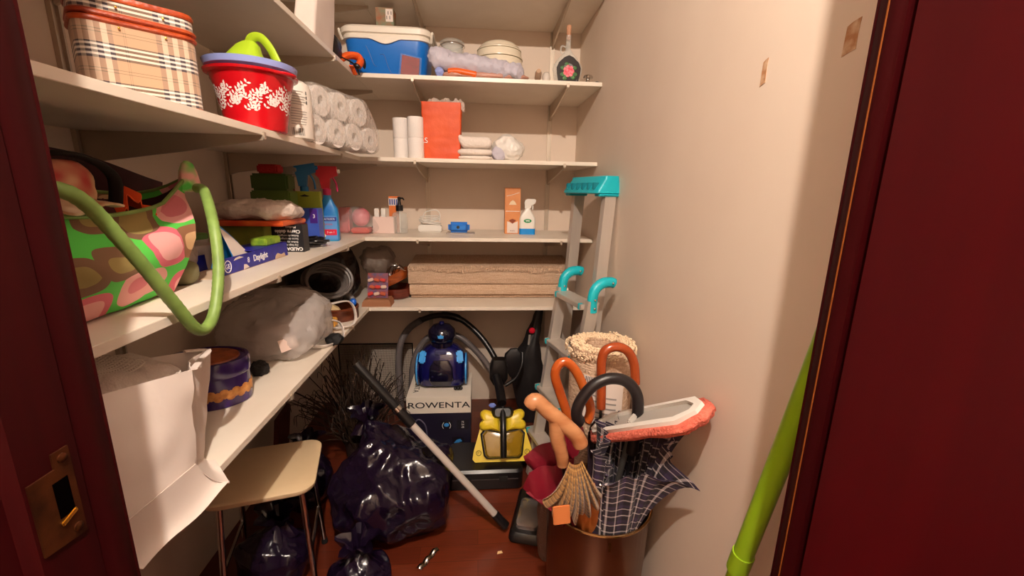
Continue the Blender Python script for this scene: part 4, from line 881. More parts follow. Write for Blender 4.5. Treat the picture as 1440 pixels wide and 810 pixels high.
# folded rugs
rugm = woven('beige_weave', (184, 150, 122), (218, 190, 164), 300); random.seed(12)
def rug(x0, x1, y0, y1, z0, z1, lab, wav, layers=1):
    t_ = thing('folded_rug', ((x0+x1)/2, (y0+y1)/2, z0), lab, 'rug', 'folded beige rugs on the lowest shelf')
    h_ = (z1-z0); n = 40
    for L in range(layers):
        za = z0+h_*L/layers+.0006; zb_ = z0+h_*(L+1)/layers-.0004; hh = zb_-za; g = G(); rings = []
        for i in range(n+1):
            x = x0+(x1-x0)*i/n; wv = wav*noise.noise(Vector((x*5, L*3, z0*9)))
            rd_ = min(.010, hh*.45); sec = [(y1, za), (y0+rd_, za), (y0+rd_*.3+wv, za+rd_*.3), (y0+wv, za+rd_), (y0-.004+wv, za+hh*.5), (y0+wv, zb_-rd_), (y0+rd_*.3+wv, zb_-rd_*.3), (y0+rd_, zb_), (y1, zb_+(.02 if z1-z0 > .09 else 0))]
            rings.append([(x, a_, b_) for a_, b_ in sec])
        g.loft(rings).done('fold', rugm, t_)
    return t_
R1 = rug(-.372, .47, 2.325, 2.61, ZD, ZD+.022, 'thin bottom beige rug of the folded pile', .004)
R2 = rug(-.375, .50, 2.305, 2.61, ZD+.0225, ZD+.085, 'thick middle beige rug of the folded pile', .003)
R3 = rug(-.380, .53, 2.30, 2.61, ZD+.0855, ZD+.185, 'thickest top beige rug of the pile with frayed edge', .004)
g = G()
for i in range(230):
    x = -.378+.90*i/230; g.tube([(x, 2.310, ZD+.186), (x+random.uniform(-.003, .003), 2.294, ZD+.180), (x+random.uniform(-.004, .004), 2.289+random.uniform(-.002, .002), ZD+.162+random.uniform(-.008, .006)+.006*math.sin(x*14))], .003, 4)
g.done('fringe', rugm, R3, kind='stuff')

# ================================================================== ON THE FLOOR, UNDER THE SHELVES
# stool
sc = Vector((-.712, 1.318, 0)); sa = -.24
Mst = Matrix.Translation(sc) @ Matrix.Rotation(-sa-PI/2+PI/2, 4, 'Z') if False else Matrix.Translation(sc) @ Matrix.Rotation(.245, 4, 'Z')
stl = thing('stool', sc, 'cream seated kitchen stool with chrome legs under the shelf', 'stool')
G(Mst).loft([rr(.29, .27, .04, .425), rr(.312, .292, .048, .430), rr(.32, .30, .05, .438), rr(.32, .30, .05, .446), rr(.310, .290, .048, .450)]).done('seat', mat('cream_laminate', (226, 200, 162), .4, var=(5, (216, 190, 150), 3)), stl)
for sx in (-1, 1):
    for sy in (-1, 1):
        l_ = G(Mst).tube([(sx*.115, sy*.105, .426), (sx*.135, sy*.125, .012)], .0095, 12).done('leg', chrome, stl)
        G(Mst).lathe([(.012, 0), (.0125, .004), (.011, .02)], (sx*.1355, sy*.1255, 0), 12).done('rubber_foot', black_m, l_)
    G(Mst).tube([(sx*.127, -.117, .18), (sx*.127, .117, .18)], .006, 8).done('stretcher', chrome, stl)

# rubbish bags
def rubbish(c, s, seed, lab, knot, y0=None, amp=.035):
    t_ = thing('rubbish_bag', (c[0], c[1], 0), lab, 'rubbish bag', 'black rubbish bags')
    g = G(); g.ico((0, 0, 0), 1, 6)
    for v in g.bm.verts:
        q = v.co.copy(); f = lambda a, p: math.copysign(abs(a)**p, a)
        v.co = Vector((c[0]+s[0]*q.x, c[1]+s[1]*q.y, c[2]+s[2]*f(q.z, .85)))
        if q.z > .3:
            k = (q.z-.3)/.7; v.co.x += (knot[0]-v.co.x)*k*.85; v.co.y += (knot[1]-v.co.y)*k*.85; v.co.z += (knot[2]-v.co.z)*k*k
    g.crumple(amp*1.15, 3.6, True, seed, .002); g.crumple(amp*.14, 13, True, seed+1, .002)
    g.done('film', bag_black, t_, sharp=70)
    g = G(); n = 30
    g.loft([[(knot[0]+(r_*(1+.35*math.cos(5*2*PI*i/n+k)))*math.cos(2*PI*i/n), knot[1]+(r_*(1+.35*math.cos(5*2*PI*i/n+k)))*math.sin(2*PI*i/n), knot[2]+z) for i in range(n)] for k, (r_, z) in enumerate(((.05, -.05), (.024, -.012), (.020, .0), (.04, .03), (.06, .052)))], True, (True, False)).crumple(.006, 30, True, seed+2)
    g.done('knot', bag_black, t_)
rubbish((-.345, 1.575, .175), (.215, .215, .185), 31, 'largest black rubbish bag slumped in front of the vacuum box', (-.47, 1.66, .43), amp=.03)
rubbish((-.76, 1.70, .11), (.10, .11, .12), 44, 'middle black rubbish bag behind the stool', (-.75, 1.72, .27), amp=.016)
rubbish((-.405, 1.25, .07), (.095, .09, .08), 52, 'small black rubbish bag beside the stool leg', (-.41, 1.25, .165), amp=.016)
rubbish((-.72, 1.32, .10), (.105, .10, .11), 57, 'black rubbish bag standing between the stool legs', (-.70, 1.32, .24), amp=.018)
# twigs
random.seed(21); tw = mat('dark_twig', (38, 24, 16), .7, var=(30, (58, 36, 20), 3))
g = G(); g.lathe([(.07, 0), (.075, .004), (.09, .14), (.085, .142), (.07, .01), (0, .01)], (-.60, 2.02, 0), 24)
tg = thing('twig_bundle', (-.60, 2.02, 0), 'bundle of dark dry twigs in a pot under the corner shelf', 'twigs'); g.done('pot', mat('dark_pot', (40, 22, 18), .7), tg)
g = G()
for k in range(170):
    a_ = random.uniform(0, 2*PI); r_ = random.uniform(.05, .26); h_ = random.uniform(.34, .70)
    b_ = (-.60+random.uniform(-.05, .05), 2.02+random.uniform(-.05, .05), .03)
    e_ = (min(-.36, max(-.93, -.62+r_*math.cos(a_)*1.2)), 1.95+r_*math.sin(a_)*.75, h_*(1-.3*r_/.26))
    m_ = tuple((b_[i]+e_[i])/2+random.uniform(-.025, .025)+(.05 if i == 2 else 0) for i in range(3))
    d_ = (e_[0]+random.uniform(-.03, .03), e_[1]-random.uniform(0, .03), e_[2]-random.uniform(.0, .10))
    g.tube(spl([b_, m_, e_, d_], 4), [.0028]*4+[.0024]*4+[.0016]*4+[.0008], 5)
g.clampx(x0=-.99).done('twig_stems', tw, tg, kind='stuff')
# wire mesh panel against the end wall
mp_ = thing('mesh_screen', (-.62, 2.60, 0), 'dark wire mesh screen standing against the end wall', 'screen')
g = G(); g.tube([(-.88, 2.60, .01), (-.88, 2.60, .42), (-.42, 2.60, .42), (-.42, 2.60, .01), (-.88, 2.60, .01)], .006, 8).done('screen_frame', black_m, mp_)
g = G()
for i in range(57): x = -.878+.456*i/56; g.tube([(x, 2.6, .012), (x, 2.6, .418)], .0011, 4, False)
for i in range(50): z = .014+.402*i/49; g.tube([(-.878, 2.601, z), (-.422, 2.601, z)], .0011, 4, False)
g.done('wire_mesh', mat('dark_wire', (60, 50, 44), .5, .6), mp_, kind='stuff')
# leaf blade and wooden board by the stool
g = G(); g.box((-.90, 1.80, .20), (.02, .16, .40), .004, (0, .12, .1)); g.done('wooden_board', mat('mahogany_board', (84, 30, 20), .5, var=(6, (62, 20, 14), 4, (6, 1, 1))), label='dark wooden board leaning under the lowest shelf', cat='board')

# vacuum cleaner box
vb = thing('vacuum_box', (-.203, 2.18, 0), 'vacuum cleaner carton with white top and dark printed front', 'carton')
X0, X1, Y0, Y1, ZV = -.369, -.037, 2.03, 2.33, .336
G().b2(X0, X1, Y0, Y1, .001, .243, .001).done('dark_lower', mat('dark_print_card', (30, 26, 44), .35), vb)
G().b2(X0-.0004, X1+.0004, Y0-.0004, Y1, .2431, ZV, .001).done('white_upper', mat('white_card', (232, 222, 208), .45), vb)
text('ROWENTA', .046, FY(-.203, Y0-.0008, .288), ink, vb, bold=.0004, sx=1.40)
text('ROWENTA', .042, frame((-.33, 2.20, ZV+.0005), (0, -1, 0), (1, 0, 0)), ink, vb, sx=1.1)
G().b2(-.335, -.06, 2.045, 2.075, ZV, ZV+.0008).done('top_print', mat('grey_top_print', (90, 84, 90), .5), vb) if False else None
for x, z in ((-.165, .175), (-.08, .175), (-.105, .075)):
    G(FY(x, Y0-.0006, z)).box((0, 0, .0005), (.062, .055, .0008), .0003).done('picture_panel', mat('panel_black', (18, 16, 22), .4), vb)
pbm = mat('print_blue', (60, 140, 210), .4)
g = G(FY(-.165, Y0-.0014, .175)); g.ico((0, 0, .0004), .014, 2, (1, .8, .08)); g.done('printed_vacuum', pbm, vb)
for s_ in (-1, 1):
    g = G(FY(-.165, Y0-.0014, .175)); g.tube([(s_*(.016+.006*math.sin(t*.5)), -.02+.005*t, .0005) for t in range(8)], .0013, 5).done('printed_arrow', inkw, vb)
g = G(FY(-.105, Y0-.0014, .075)); g.prism([(-.022, -.006), (-.006, .012), (.012, .016), (.022, .002), (.008, -.002), (.002, -.014)], .0006).done('printed_brush', pbm, vb)
for k in range(3): text('75dB'[k:k+2], .014, FY(-.08, Y0-.0014, .19-.015*k), inkw, vb)
for k in range(4):
    g = G(FY(-.13, Y0-.0008, .036-.007*k)); g.box((0, 0, .0003), (.12-.02*(k % 2), .0022, .0005)).done('text_line', mat('grey_print', (150, 140, 135), .6), vb)
g = G(FY(-.30, Y0-.0008, .12)); g.tube(spl([(-.03, -.07, .001), (-.032, .05, .001), (-.01, .09, .001), (.022, .06, .001), (.032, .0, .001), (.028, -.05, .001)], 6), .004, 6).done('printed_hose', mat('print_hose', (84, 80, 100), .5), vb)
g = G(FY(-.265, Y0-.0012, .055)); g.ico((0, 0, .0005), .016, 2, (1, 1, .08)).done('printed_wheel', mat('print_navy', (50, 60, 140), .4), vb)

# vacuum cleaner standing on its box
vc = (-.195, 2.19)
va = thing('vacuum_cleaner', (vc[0], vc[1], ZV), 'navy blue vacuum cleaner with light blue trim standing on its box', 'vacuum cleaner')
nav = mat('navy_gloss', (16, 16, 76), .18, coat=.5); lbl = mat('light_blue_trim', (70, 165, 240), .3); dk = mat('navy_black', (14, 12, 34), .15, coat=.6)
G().loft([[(vc[0]+x, vc[1]+y+oy, ZV+z) for x, y, _ in rr(w_, d_, r_, 0, 6)] for w_, d_, r_, z, oy in ((.20, .10, .03, .002, .0), (.245, .15, .05, .02, 0), (.262, .165, .06, .08, 0), (.258, .165, .065, .14, .005), (.235, .15, .06, .185, .008), (.17, .12, .05, .215, .012), (.12, .10, .045, .228, .015))]).done('body', nav, va)
G().loft([[(vc[0]+x, vc[1]+y-.012*0+oy, ZV+z) for x, y, _ in rr(w_, .02, .008, 0, 4)] for w_, z, oy in ((.10, .03, -.078), (.13, .06, -.083), (.12, .13, -.079), (.08, .165, -.068))]).done('front_cover', dk, va)
G().lathe([(.052, .215), (.060, .222), (.058, .245), (.072, .262), (.076, .285), (.070, .312), (.048, .334), (.02, .342), (0, .343)], (vc[0], vc[1]+.012, ZV), 32).done('dust_canister', dk, va)
G().lathe([(.012, .341), (.014, .344), (.012, .356), (0, .358)], (vc[0], vc[1]+.012, ZV), 14).done('top_button', nav, va)
for s_ in (-1, 1):
    G(Matrix.Translation((vc[0]+s_*.098, vc[1]-.058, ZV+.180)) @ Euler((-.5, 0, s_*.25)).to_matrix().to_4x4()).box((0, 0, 0), (.036, .016, .066), .007).done('side_pad', lbl, va)
    Mw = Matrix.Translation((vc[0]+s_*.128, vc[1], ZV+.09)) @ Matrix.Rotation(s_*PI/2, 4, 'Y')
    wl = G(Mw).lathe([(.03, -.012), (.082, -.01), (.086, 0), (.080, .010), (.05, .016), (0, .018)], (0, 0, 0), 32).done('wheel', nav, va)
    G(Mw).lathe([(.0825, -.004), (.0875, -.001), (.0875, .003), (.0815, .007)], (0, 0, 0), 40, caps=(False, False)).done('tyre_rim', lbl, wl)
G(FY(vc[0], vc[1]-.062, ZV+.297)).prism([(-.014, -.012), (.014, -.012), (.016, .004), (.008, .0), (0, .012), (-.008, .0), (-.016, .004)], .004).done('crest', lbl, va)
G().b2(vc[0]-.03, vc[0]+.03, vc[1]-.072, vc[1]-.055, ZV+.196, ZV+.218, .004).done('latch', mat('grey_navy', (70, 72, 110), .3), va)
for x in (.085, .10, .115): G().ico((vc[0]+x-.01, vc[1]-.092, ZV+.014), .010, 2).done('castor', black_p, va)
# hose
def ribbed(pts, r_, nm, m2, par, n=14, rib=.0016):
    P = spl(pts, n); G().tube(P, [r_+(rib if i % 2 else -rib) for i in range(len(P))], 14).done(nm, m2, par, sharp=80)
hs = thing('vacuum_hose', (-.40, 2.40, 0), 'grey ribbed vacuum hose looping up behind the vacuum cleaner', 'hose')
hm = mat('grey_hose', (104, 96, 96), .3)
ribbed([(-.455, 2.36, .02), (-.465, 2.38, .18), (-.475, 2.41, .35), (-.462, 2.43, .48), (-.41, 2.43, .575), (-.33, 2.42, .635)], .019, 'hose_loop', hm, hs, 30)
ribbed([(-.40, 2.42, .02), (-.405, 2.43, .20), (-.39, 2.45, .36), (-.33, 2.46, .48), (-.25, 2.46, .53), (-.12, 2.45, .52), (-.02, 2.43, .44), (.05, 2.41, .36), (.10, 2.38, .28)], .018, 'hose_return', hm, hs, 26)
P = spl([(-.34, 2.42, .63), (-.26, 2.41, .660), (-.17, 2.40, .665), (-.08, 2.38, .635), (.02, 2.34, .55), (.09, 2.28, .46), (.115, 2.23, .40)], 8)
G().tube(P, [.021 if 12 < i < 22 else .017 for i in range(len(P))], 14).done('hose_grip', black_p, hs)
# wand and floor nozzle
wn = thing('vacuum_wand', (.05, 1.50, .02), 'chrome telescopic vacuum wand with black grip leaning over the rubbish bag', 'vacuum wand')
A, B = Vector((-.47, 1.56, .725)), Vector((.115, 1.475, .035)); L_ = lambda t: A.lerp(B, t)
G().tube([L_(0), L_(.12), L_(.26)], .018, 14).done('grip_tube', black_p, wn)
G().tube([L_(.255), L_(.275)], .021, 14).done('locking_ring', chrome, wn)
G().tube([L_(.27), L_(.36)], .0195, 14).done('slide_sleeve', black_p, wn)
G().tube([L_(.355), L_(.66), L_(.93)], .0145, 16).done('wand_tube', mat('brushed_steel', (226, 218, 210), .25, .4), wn)
G().tube([L_(.92), L_(1.0)], .018, 14).done('wand_foot', black_p, wn)
Mn = Matrix.Translation((.225, 1.545, 0)) @ Matrix.Rotation(-.27, 4, 'Z')
nz = thing('floor_nozzle', (.225, 1.545, 0), 'black vacuum floor nozzle with smoky clear top on the floor', 'nozzle')
G(Mn).loft([rr(.125, .29, .02, .012), rr(.14, .30, .025, .016), rr(.135, .295, .025, .035), rr(.11, .27, .02, .048)]).done('nozzle_body', black_p, nz)
G(Mn).loft([rr(.095, .17, .02, .047, 5, (0, -.03)), rr(.09, .165, .02, .062, 5, (0, -.03)), rr(.06, .12, .02, .070, 5, (0, -.03))]).done('clear_cover', mat('smoky_chrome', (150, 142, 140), .12, .7), nz)
G(Mn).b2(-.06, .06, -.14, .14, .0005, .013, .003).done('brush_strip', black_m, nz)
G(Mn).box((0, .095, .06), (.06, .05, .035), .008).done('swivel', black_p, nz)
for s_ in (-1, 1): G(Mn @ Matrix.Translation((s_*.064, .09, .018)) @ Matrix.Rotation(PI/2, 4, 'Y')).lathe([(.016, -.005), (.018, 0), (.016, .005)], (0, 0, 0), 16).done('wheel', black_m, nz)

# low black case with the yellow cleaner on it
bk = thing('black_case', (.09, 1.86, 0), 'low black plastic case lying under the yellow cleaner head', 'case')
G().loft([rr(.35, .24, .02, .001, 5, (.035, 1.862)), rr(.36, .25, .03, .006, 5, (.035, 1.862)), rr(.36, .25, .03, .09, 5, (.035, 1.862)), rr(.34, .23, .03, .102, 5, (.035, 1.862))]).done('case_body', mat('case_black', (20, 16, 18), .3), bk)
G().b2(-.12, .19, 1.734, 1.738, .055, .06, .001).done('seam', mat('dark_grey_seam', (60, 52, 52), .4), bk)
for x in (-.05, .12): G().b2(x-.02, x+.02, 1.730, 1.738, .045, .075, .002).done('latch', black_m, bk)
yl = mat('yellow_plastic', (226, 196, 44), .35)
cl = thing('floor_cleaner', (.125, 1.85, .103), 'yellow floor cleaner head with amber tank standing on the black case', 'floor cleaner')
My = frame((.122, 1.80, .108), (1, 0, 0), (0, .52, .85))
bp = [(-.148, .012), (-.135, -.002), (.135, -.002), (.148, .012), (.142, .05), (.118, .13), (.10, .20), (-.10, .20), (-.118, .13), (-.142, .05)]
G(My).prism(bp, .028, Matrix.Translation((0, 0, -.03))).done('base_plate', yl, cl)
tk = [(-.088, .03), (-.075, .018), (.075, .018), (.088, .03), (.103, .125), (.085, .145), (.0, .13), (-.085, .145), (-.103, .125)]
G(My).loft([[(x*k, .08+(y-.08)*k, z) for x, y in tk] for k, z in ((1.05, 0), (1.07, .012), (1.0, .02))]).done('tank_frame', black_p, cl)
G(My).loft([[(x*k, .08+(y-.08)*k, z) for x, y in tk] for k, z in ((.97, .018), (.97, .034), (.88, .046), (.5, .050))]).done('amber_tank', mat('amber_tank', (150, 116, 24), .12, alpha=.88, coat=.6), cl)
for s_ in (-1, 1):
    wpts = spl([(x, y, 0) for x, y in ((.016, .135), (.018, .20), (.030, .218), (.062, .236), (.092, .242), (.110, .226), (.108, .204), (.100, .192), (.112, .180), (.114, .158), (.096, .143), (.055, .146), (.016, .135))], 4)[:-1]
    wpts = [(s_*p.x, p.y) for p in wpts]; cw = (s_*.065, .185)
    G(My).loft([[(cw[0]+(x-cw[0])*k, cw[1]+(y-cw[1])*k, z) for x, y in wpts] for k, z in ((1, -.004), (1, .014), (.93, .026), (.75, .034), (.35, .037))]).done('wing', yl, cl)
    G(My).tube([(s_*.118+.0115*math.cos(t*PI/10), .040+.0115*math.sin(t*PI/10), -.001) for t in range(21)], .0013, 5).done('pedal_mark', ink, cl)
    G(My).tube([(s_*.118-.004, .034, -.001), (s_*.118-.004, .047, -.001), (s_*.118+.003, .045, -.001), (s_*.118, .040, -.001)], .0011, 5).done('pedal_letter', ink, cl)
G(My).tube(spl([(0, .022, .048), (0, .08, .060), (0, .15, .062), (0, .21, .046), (0, .25, .03)], 6), .0155, 12).done('carry_rib', black_p, cl)
G(My).loft([[(x*k, .225+y*k, z) for x, y, _ in rr(.11, .055, .02, 0)] for k, z in ((1, -.01), (1, .03), (.7, .05))]).done('hinge_block', black_p, cl)
G(My).box((-.05, .262, .01), (.035, .02, .03), .006).done('blue_tab', mat('tab_blue', (24, 70, 170), .4), cl)
# black folding bag with red knob beside the ladder
fb = thing('folded_trolley', (.30, 2.40, 0), 'black folded fabric trolley bag with red knob beside the ladder', 'trolley bag')
g = G(); rings = []
for t, (x, y, z, a_, b_) in enumerate(((.335, 2.36, .002, .06, .035), (.33, 2.36, .12, .09, .045), (.315, 2.37, .28, .10, .05), (.30, 2.37, .40, .085, .045), (.32, 2.38, .50, .05, .035), (.345, 2.40, .60, .03, .025), (.365, 2.41, .69, .018, .018))):
    rings.append([(x+a_*math.cos(2*PI*i/24)*(1+.12*math.cos(3*2*PI*i/24+t)), y+b_*math.sin(2*PI*i/24), z) for i in range(24)])
g.loft(rings); bmesh.ops.subdivide_edges(g.bm, edges=g.bm.edges[:], cuts=2, use_grid_fill=True); g.crumple(.006, 12, True, 4, .001).done('fabric_body', mat('black_nylon', (22, 18, 20), .5), fb)
g = G(); g.loft([[(.205+x*k, 2.28+y*k, z) for x, y, _ in rr(.11, .04, .015, 0)] for k, z in ((.3, .33), (.8, .38), (1, .43), (.9, .47), (.35, .50))]).crumple(.003, 20).done('nylon_flap', mat('black_nylon', (22, 18, 20), .5), fb)
G(FY(.317, 2.352, .588)).lathe([(.006, -.03), (.006, 0), (.017, .003), (.019, .014), (.012, .022), (0, .024)], (0, 0, 0), 20).done('red_knob', mat('knob_red', (206, 16, 44), .35), fb)
G().tube([(.305, 2.345, .56), (.30, 2.345, .50)], .007, 8).done('metal_pin', alu, fb)
sk2 = thing('cleaner_stick', (.09, 2.10, .30), 'black jointed stick rising behind the yellow cleaner head', 'stick')
G().tube(spl([(.122, 1.97, .325), (.115, 2.06, .36), (.10, 2.13, .40)], 5), .024, 12).done('swivel_joint', black_p, sk2)
G().loft([[(.115+x*k, 2.185+y*k, z) for x, y, _ in rr(.10, .08, .02, 0)] for k, z in ((.6, .33), (1, .37), (1, .44), (.7, .48))]).done('clamp_block', black_p, sk2)
G().tube(spl([(.15, 2.16, .33), (.21, 2.17, .37), (.245, 2.19, .44), (.25, 2.22, .50)], 6), .010, 10).done('curved_arm', black_p, sk2)

# ================================================================== RIGHT SIDE: LADDER
teal = mat('teal_plastic', (16, 176, 190), .4); W = Vector((.26, -.966, 0)); N = Vector((-.966, -.26, 0))
ld_ = thing('step_ladder', (.40, 1.80, 0), 'folded aluminium step ladder with turquoise plastic caps leaning on the wall', 'ladder')
backT, backB = Vector((.520, 1.915, 1.428)), Vector((.440, 1.90, .015)); frT, frB = Vector((.425, 1.745, .985)), Vector((.285, 1.775, .012))
def rail(a, b, w_, d_, nm):
    ax_ = (b-a).normalized(); M_ = frame(a, W, N - ax_*N.dot(ax_)); L = (b-a).length
    sgn = 1 if (M_.to_3x3() @ Vector((0, 0, 1))).dot(ax_) > 0 else -1
    g = G(M_); pts = [(-w_/2, -d_/2), (w_/2, -d_/2), (w_/2, -d_/2+.003), (-w_/2+.003, -d_/2+.003), (-w_/2+.003, d_/2-.003), (w_/2, d_/2-.003), (w_/2, d_/2), (-w_/2, d_/2)]
    pts = [(-w_/2, -d_/2), (w_/2, -d_/2), (w_/2, d_/2), (-w_/2, d_/2)]
    g.prism(pts, sgn*L); o = g.done(nm, alu, ld_)
    f_ = G(frame(b, W, N)); f_.box((0, 0, 0), (w_+.008, d_+.008, .03), .004).done('rubber_foot', black_m, o)
    return o
hw = .135
for s_ in (-1, 1):
    rail(backT+W*hw*s_, backB+W*(hw+.04)*s_, .030, .052, 'rear_rail')
    rail(frT+W*hw*s_-Vector((0, 0, .03)), frB+W*(hw+.03)*s_, .026, .050, 'front_rail')
# top cap
Mcap = frame(backT+Vector((0, 0, .012)), W, N)
g = G(Mcap); 
capO = g.loft([[(x, y, z) for x, y, _ in rr(w_, d_, .012, 0, 3, (0, oy))] for w_, d_, z, oy in ((.30, .068, -.012, 0), (.302, .072, .0, 0), (.316, .115, .048, .014), (.318, .118, .058, .014), (.306, .106, .062, .014))]).done('top_cap', teal, ld_)
for k in range(5): G(Mcap).box((0, -.034+.0*k+.078, .006+.009*k), (.24, .003, .004)).done('cap_rib', mat('dark_teal', (8, 110, 122), .5), capO) if False else None
for k in range(6): G(Mcap).box((-.12+.048*k, .058, .030), (.012, .036, .03), .003).done('cap_rib', mat('dark_teal', (8, 118, 130), .5), capO)
for s_ in (-1, 1): G(Mcap).box((s_*.135, .014, .066), (.045, .10, .012), .004).done('cap_ridge', teal, capO)
# curved hooks of the front section
for s_ in (-1, 1):
    c = frT+W*hw*s_
    P = [c+Vector((0, 0, -.075)), c+Vector((0, 0, -.02)), c+N*-.010+Vector((0, 0, .018)), c+N*-.040+Vector((0, 0, .042)), c+N*-.078+Vector((0, 0, .045)), c+N*-.095+Vector((0, 0, .040))]
    hk = G().tube(spl(P, 6), .0215, 12, flat=.85).done('hook', teal, ld_)
    for q in (P[0]+Vector((0, 0, .02)), P[1]+Vector((0, 0, .0)), P[4]): G().ico(q+W*.0205+N*.0, .005, 2).done('rivet', chrome, hk)
# treads
for k, z in enumerate((.93, .70, .46, .22)):
    t = (.985-z)/.973; c = frT.lerp(frB, t); hw2 = hw+.03*t
    o = G(frame(c, W, N)).box((0, 0, 0), (2*hw2-.02, .075, .022), .002).done('tread', alu, ld_)
    for s_ in (-1, 1): G(frame(c, W, N)).box((s_*(hw2-.028), .03, .0), (.012, .02, .026), .002).done('tread_end', teal, o)
for s_ in (-1, 1):
    G().tube([frT.lerp(frB, .45)+W*(hw+.02)*s_, backT.lerp(backB, .62)+W*(hw+.03)*s_], .005, 6).done('spreader', alu, ld_)
G().tube([backT.lerp(backB, .4)-W*hw, backT.lerp(backB, .4)+W*hw], .009, 8).done('rear_bar', alu, ld_)

# rolled rug
rc = Vector((.450, 1.435, 0)); rl = thing('rolled_rug', rc, 'rolled cream loop-pile rug standing beside the ladder', 'rug')
rugc = woven('cream_weave', (196, 158, 128), (226, 196, 168), 160, .9)
N_ = 110; r0, r1, turns, th_ = .060, .118, 2.1, .021
outer, inner = [], []
for i in range(N_+1):
    t = i/N_; a_ = 2*PI*turns*t+.4; r_ = r0+(r1-r0)*t
    outer.append((rc.x+(r_+th_/2)*math.cos(a_), rc.y+(r_+th_/2)*math.sin(a_))); inner.append((rc.x+(r_-th_/2)*math.cos(a_), rc.y+(r_-th_/2)*math.sin(a_)))
ring2 = outer+inner[::-1]; zs = (.002, .2, .4, .6, .78, .845)
g = G(); V = [[g.bm.verts.new((x, y, z)) for x, y in ring2] for z in zs]; n2 = len(ring2)
for j in range(len(zs)-1):
    for i in range(n2): g.face((V[j][i], V[j][(i+1) % n2], V[j+1][(i+1) % n2], V[j+1][i]))
for i in range(N_): g.face((V[-1][i], V[-1][i+1], V[-1][n2-2-i], V[-1][n2-1-i]))
g.done('rolled_sheet', rugc, rl)
random.seed(31); g = G()
for i in range(1300):
    t = random.random(); a_ = 2*PI*turns*t+.4; r_ = r0+(r1-r0)*t+random.uniform(-.011, .011)
    g.ico((rc.x+r_*math.cos(a_), rc.y+r_*math.sin(a_), .846+random.uniform(-.004, .006)), random.uniform(.0028, .0048), 1)
for i in range(500):
    a_ = 2*PI*random.random(); g.ico((rc.x+.127*math.cos(a_), rc.y+.127*math.sin(a_), .842-abs(random.gauss(0, .012))), random.uniform(.0022, .004), 1)
g.clampx(x1=.588).done('pile_tufts', mat('cream_pile', (236, 210, 176), .95), rl, kind='stuff')
def curved_label(a0, a1, z0, z1, nm, m2, r_=.1305, tilt=0):
    g = G(); n = 8
    V = [[g.bm.verts.new((rc.x+r_*math.cos(a0+(a1-a0)*i/n), rc.y+r_*math.sin(a0+(a1-a0)*i/n), z+tilt*i/n)) for i in range(n+1)] for z in (z0, z1)]
    for i in range(n): g.face((V[0][i], V[0][i+1], V[1][i+1], V[1][i]))
    return g.solid(.0006).done(nm, m2, rl)
curved_label(-2.25, -1.15, .60, .77, 'paper_label', paper_w, .1308, -.03)
for k in range(5): curved_label(-2.2+.05*k, -2.18+.05*k, .735, .765, 'label_bar', ink, .1318)
for k in range(5): curved_label(-2.15, -1.35, .62+.02*k, .626+.02*k, 'label_line', mat('grey_print', (150, 140, 135), .6), .1318, -.02)

# ================================================================== UMBRELLA BIN
bnc = Vector((.385, 1.15, 0)); ub = thing('umbrella_bin', bnc, 'brown metal bin used as umbrella stand', 'bin')
bronze = mat('bronze_metal', (122, 78, 48), .28, .85, var=(4, (92, 56, 36), 3))
G().lathe([(.145, 0), (.15, .004), (.163, .42), (.166, .424), (.166, .430), (.162, .431), (.158, .424), (.146, .012), (0, .010)], bnc, 48).done('bin_wall', bronze, ub)
G().tube([(bnc.x+.1655*math.cos(t*PI/24), bnc.y+.1655*math.sin(t*PI/24), .428) for t in range(49)], .004, 8).done('rim', mat('rim_metal', (176, 140, 96), .2, 1), ub)
G(Matrix.Translation((bnc.x-.01, bnc.y-.167, .395))).box((0, 0, 0), (.008, .005, .03), .002).done('seam_clip', mat('rim_metal', (176, 140, 96), .2, 1), ub)
crook_m = mat('orange_varnish', (188, 92, 34), .22, var=(9, (160, 66, 22), 3), coat=.5); crook_d = mat('red_brown_varnish', (166, 72, 30), .22, var=(9, (140, 54, 20), 3), coat=.5)
def crook(pts, r_, nm, m2, par, n=8):
    P = spl(pts, n); k = len(P); G().tube(P, [r_ if i < k-3 else r_*(.55+.15*(k-1-i)) for i in range(k)], 16).done(nm, m2, par)
# umbrella A: red brown crook
u1 = thing('umbrella', (.41, 1.27, .012), 'closed umbrella with red brown crook handle close to the rolled rug', 'umbrella', 'umbrellas in the bin')
G().tube([(.41, 1.24, .02), (.408, 1.25, .70)], .005, 8).done('shaft', black_p, u1)
crook([(.408, 1.25, .685), (.404, 1.25, .77), (.399, 1.25, .85), (.410, 1.25, .888), (.445, 1.25, .900), (.482, 1.25, .885), (.506, 1.25, .845), (.516, 1.25, .79), (.518, 1.25, .765)], .0155, 'crook_handle', crook_d, u1)
g = G(); g.loft([[(.41+r_*(1+.18*math.cos(8*2*PI*i/48))*math.cos(2*PI*i/48), 1.243+r_*(1+.18*math.cos(8*2*PI*i/48))*math.sin(2*PI*i/48), z) for i in range(48)] for r_, z in ((.01, .03), (.022, .2), (.03, .42), (.036, .60), (.02, .64))]).done('canopy', mat('dark_canopy', (40, 20, 32), .7), u1)
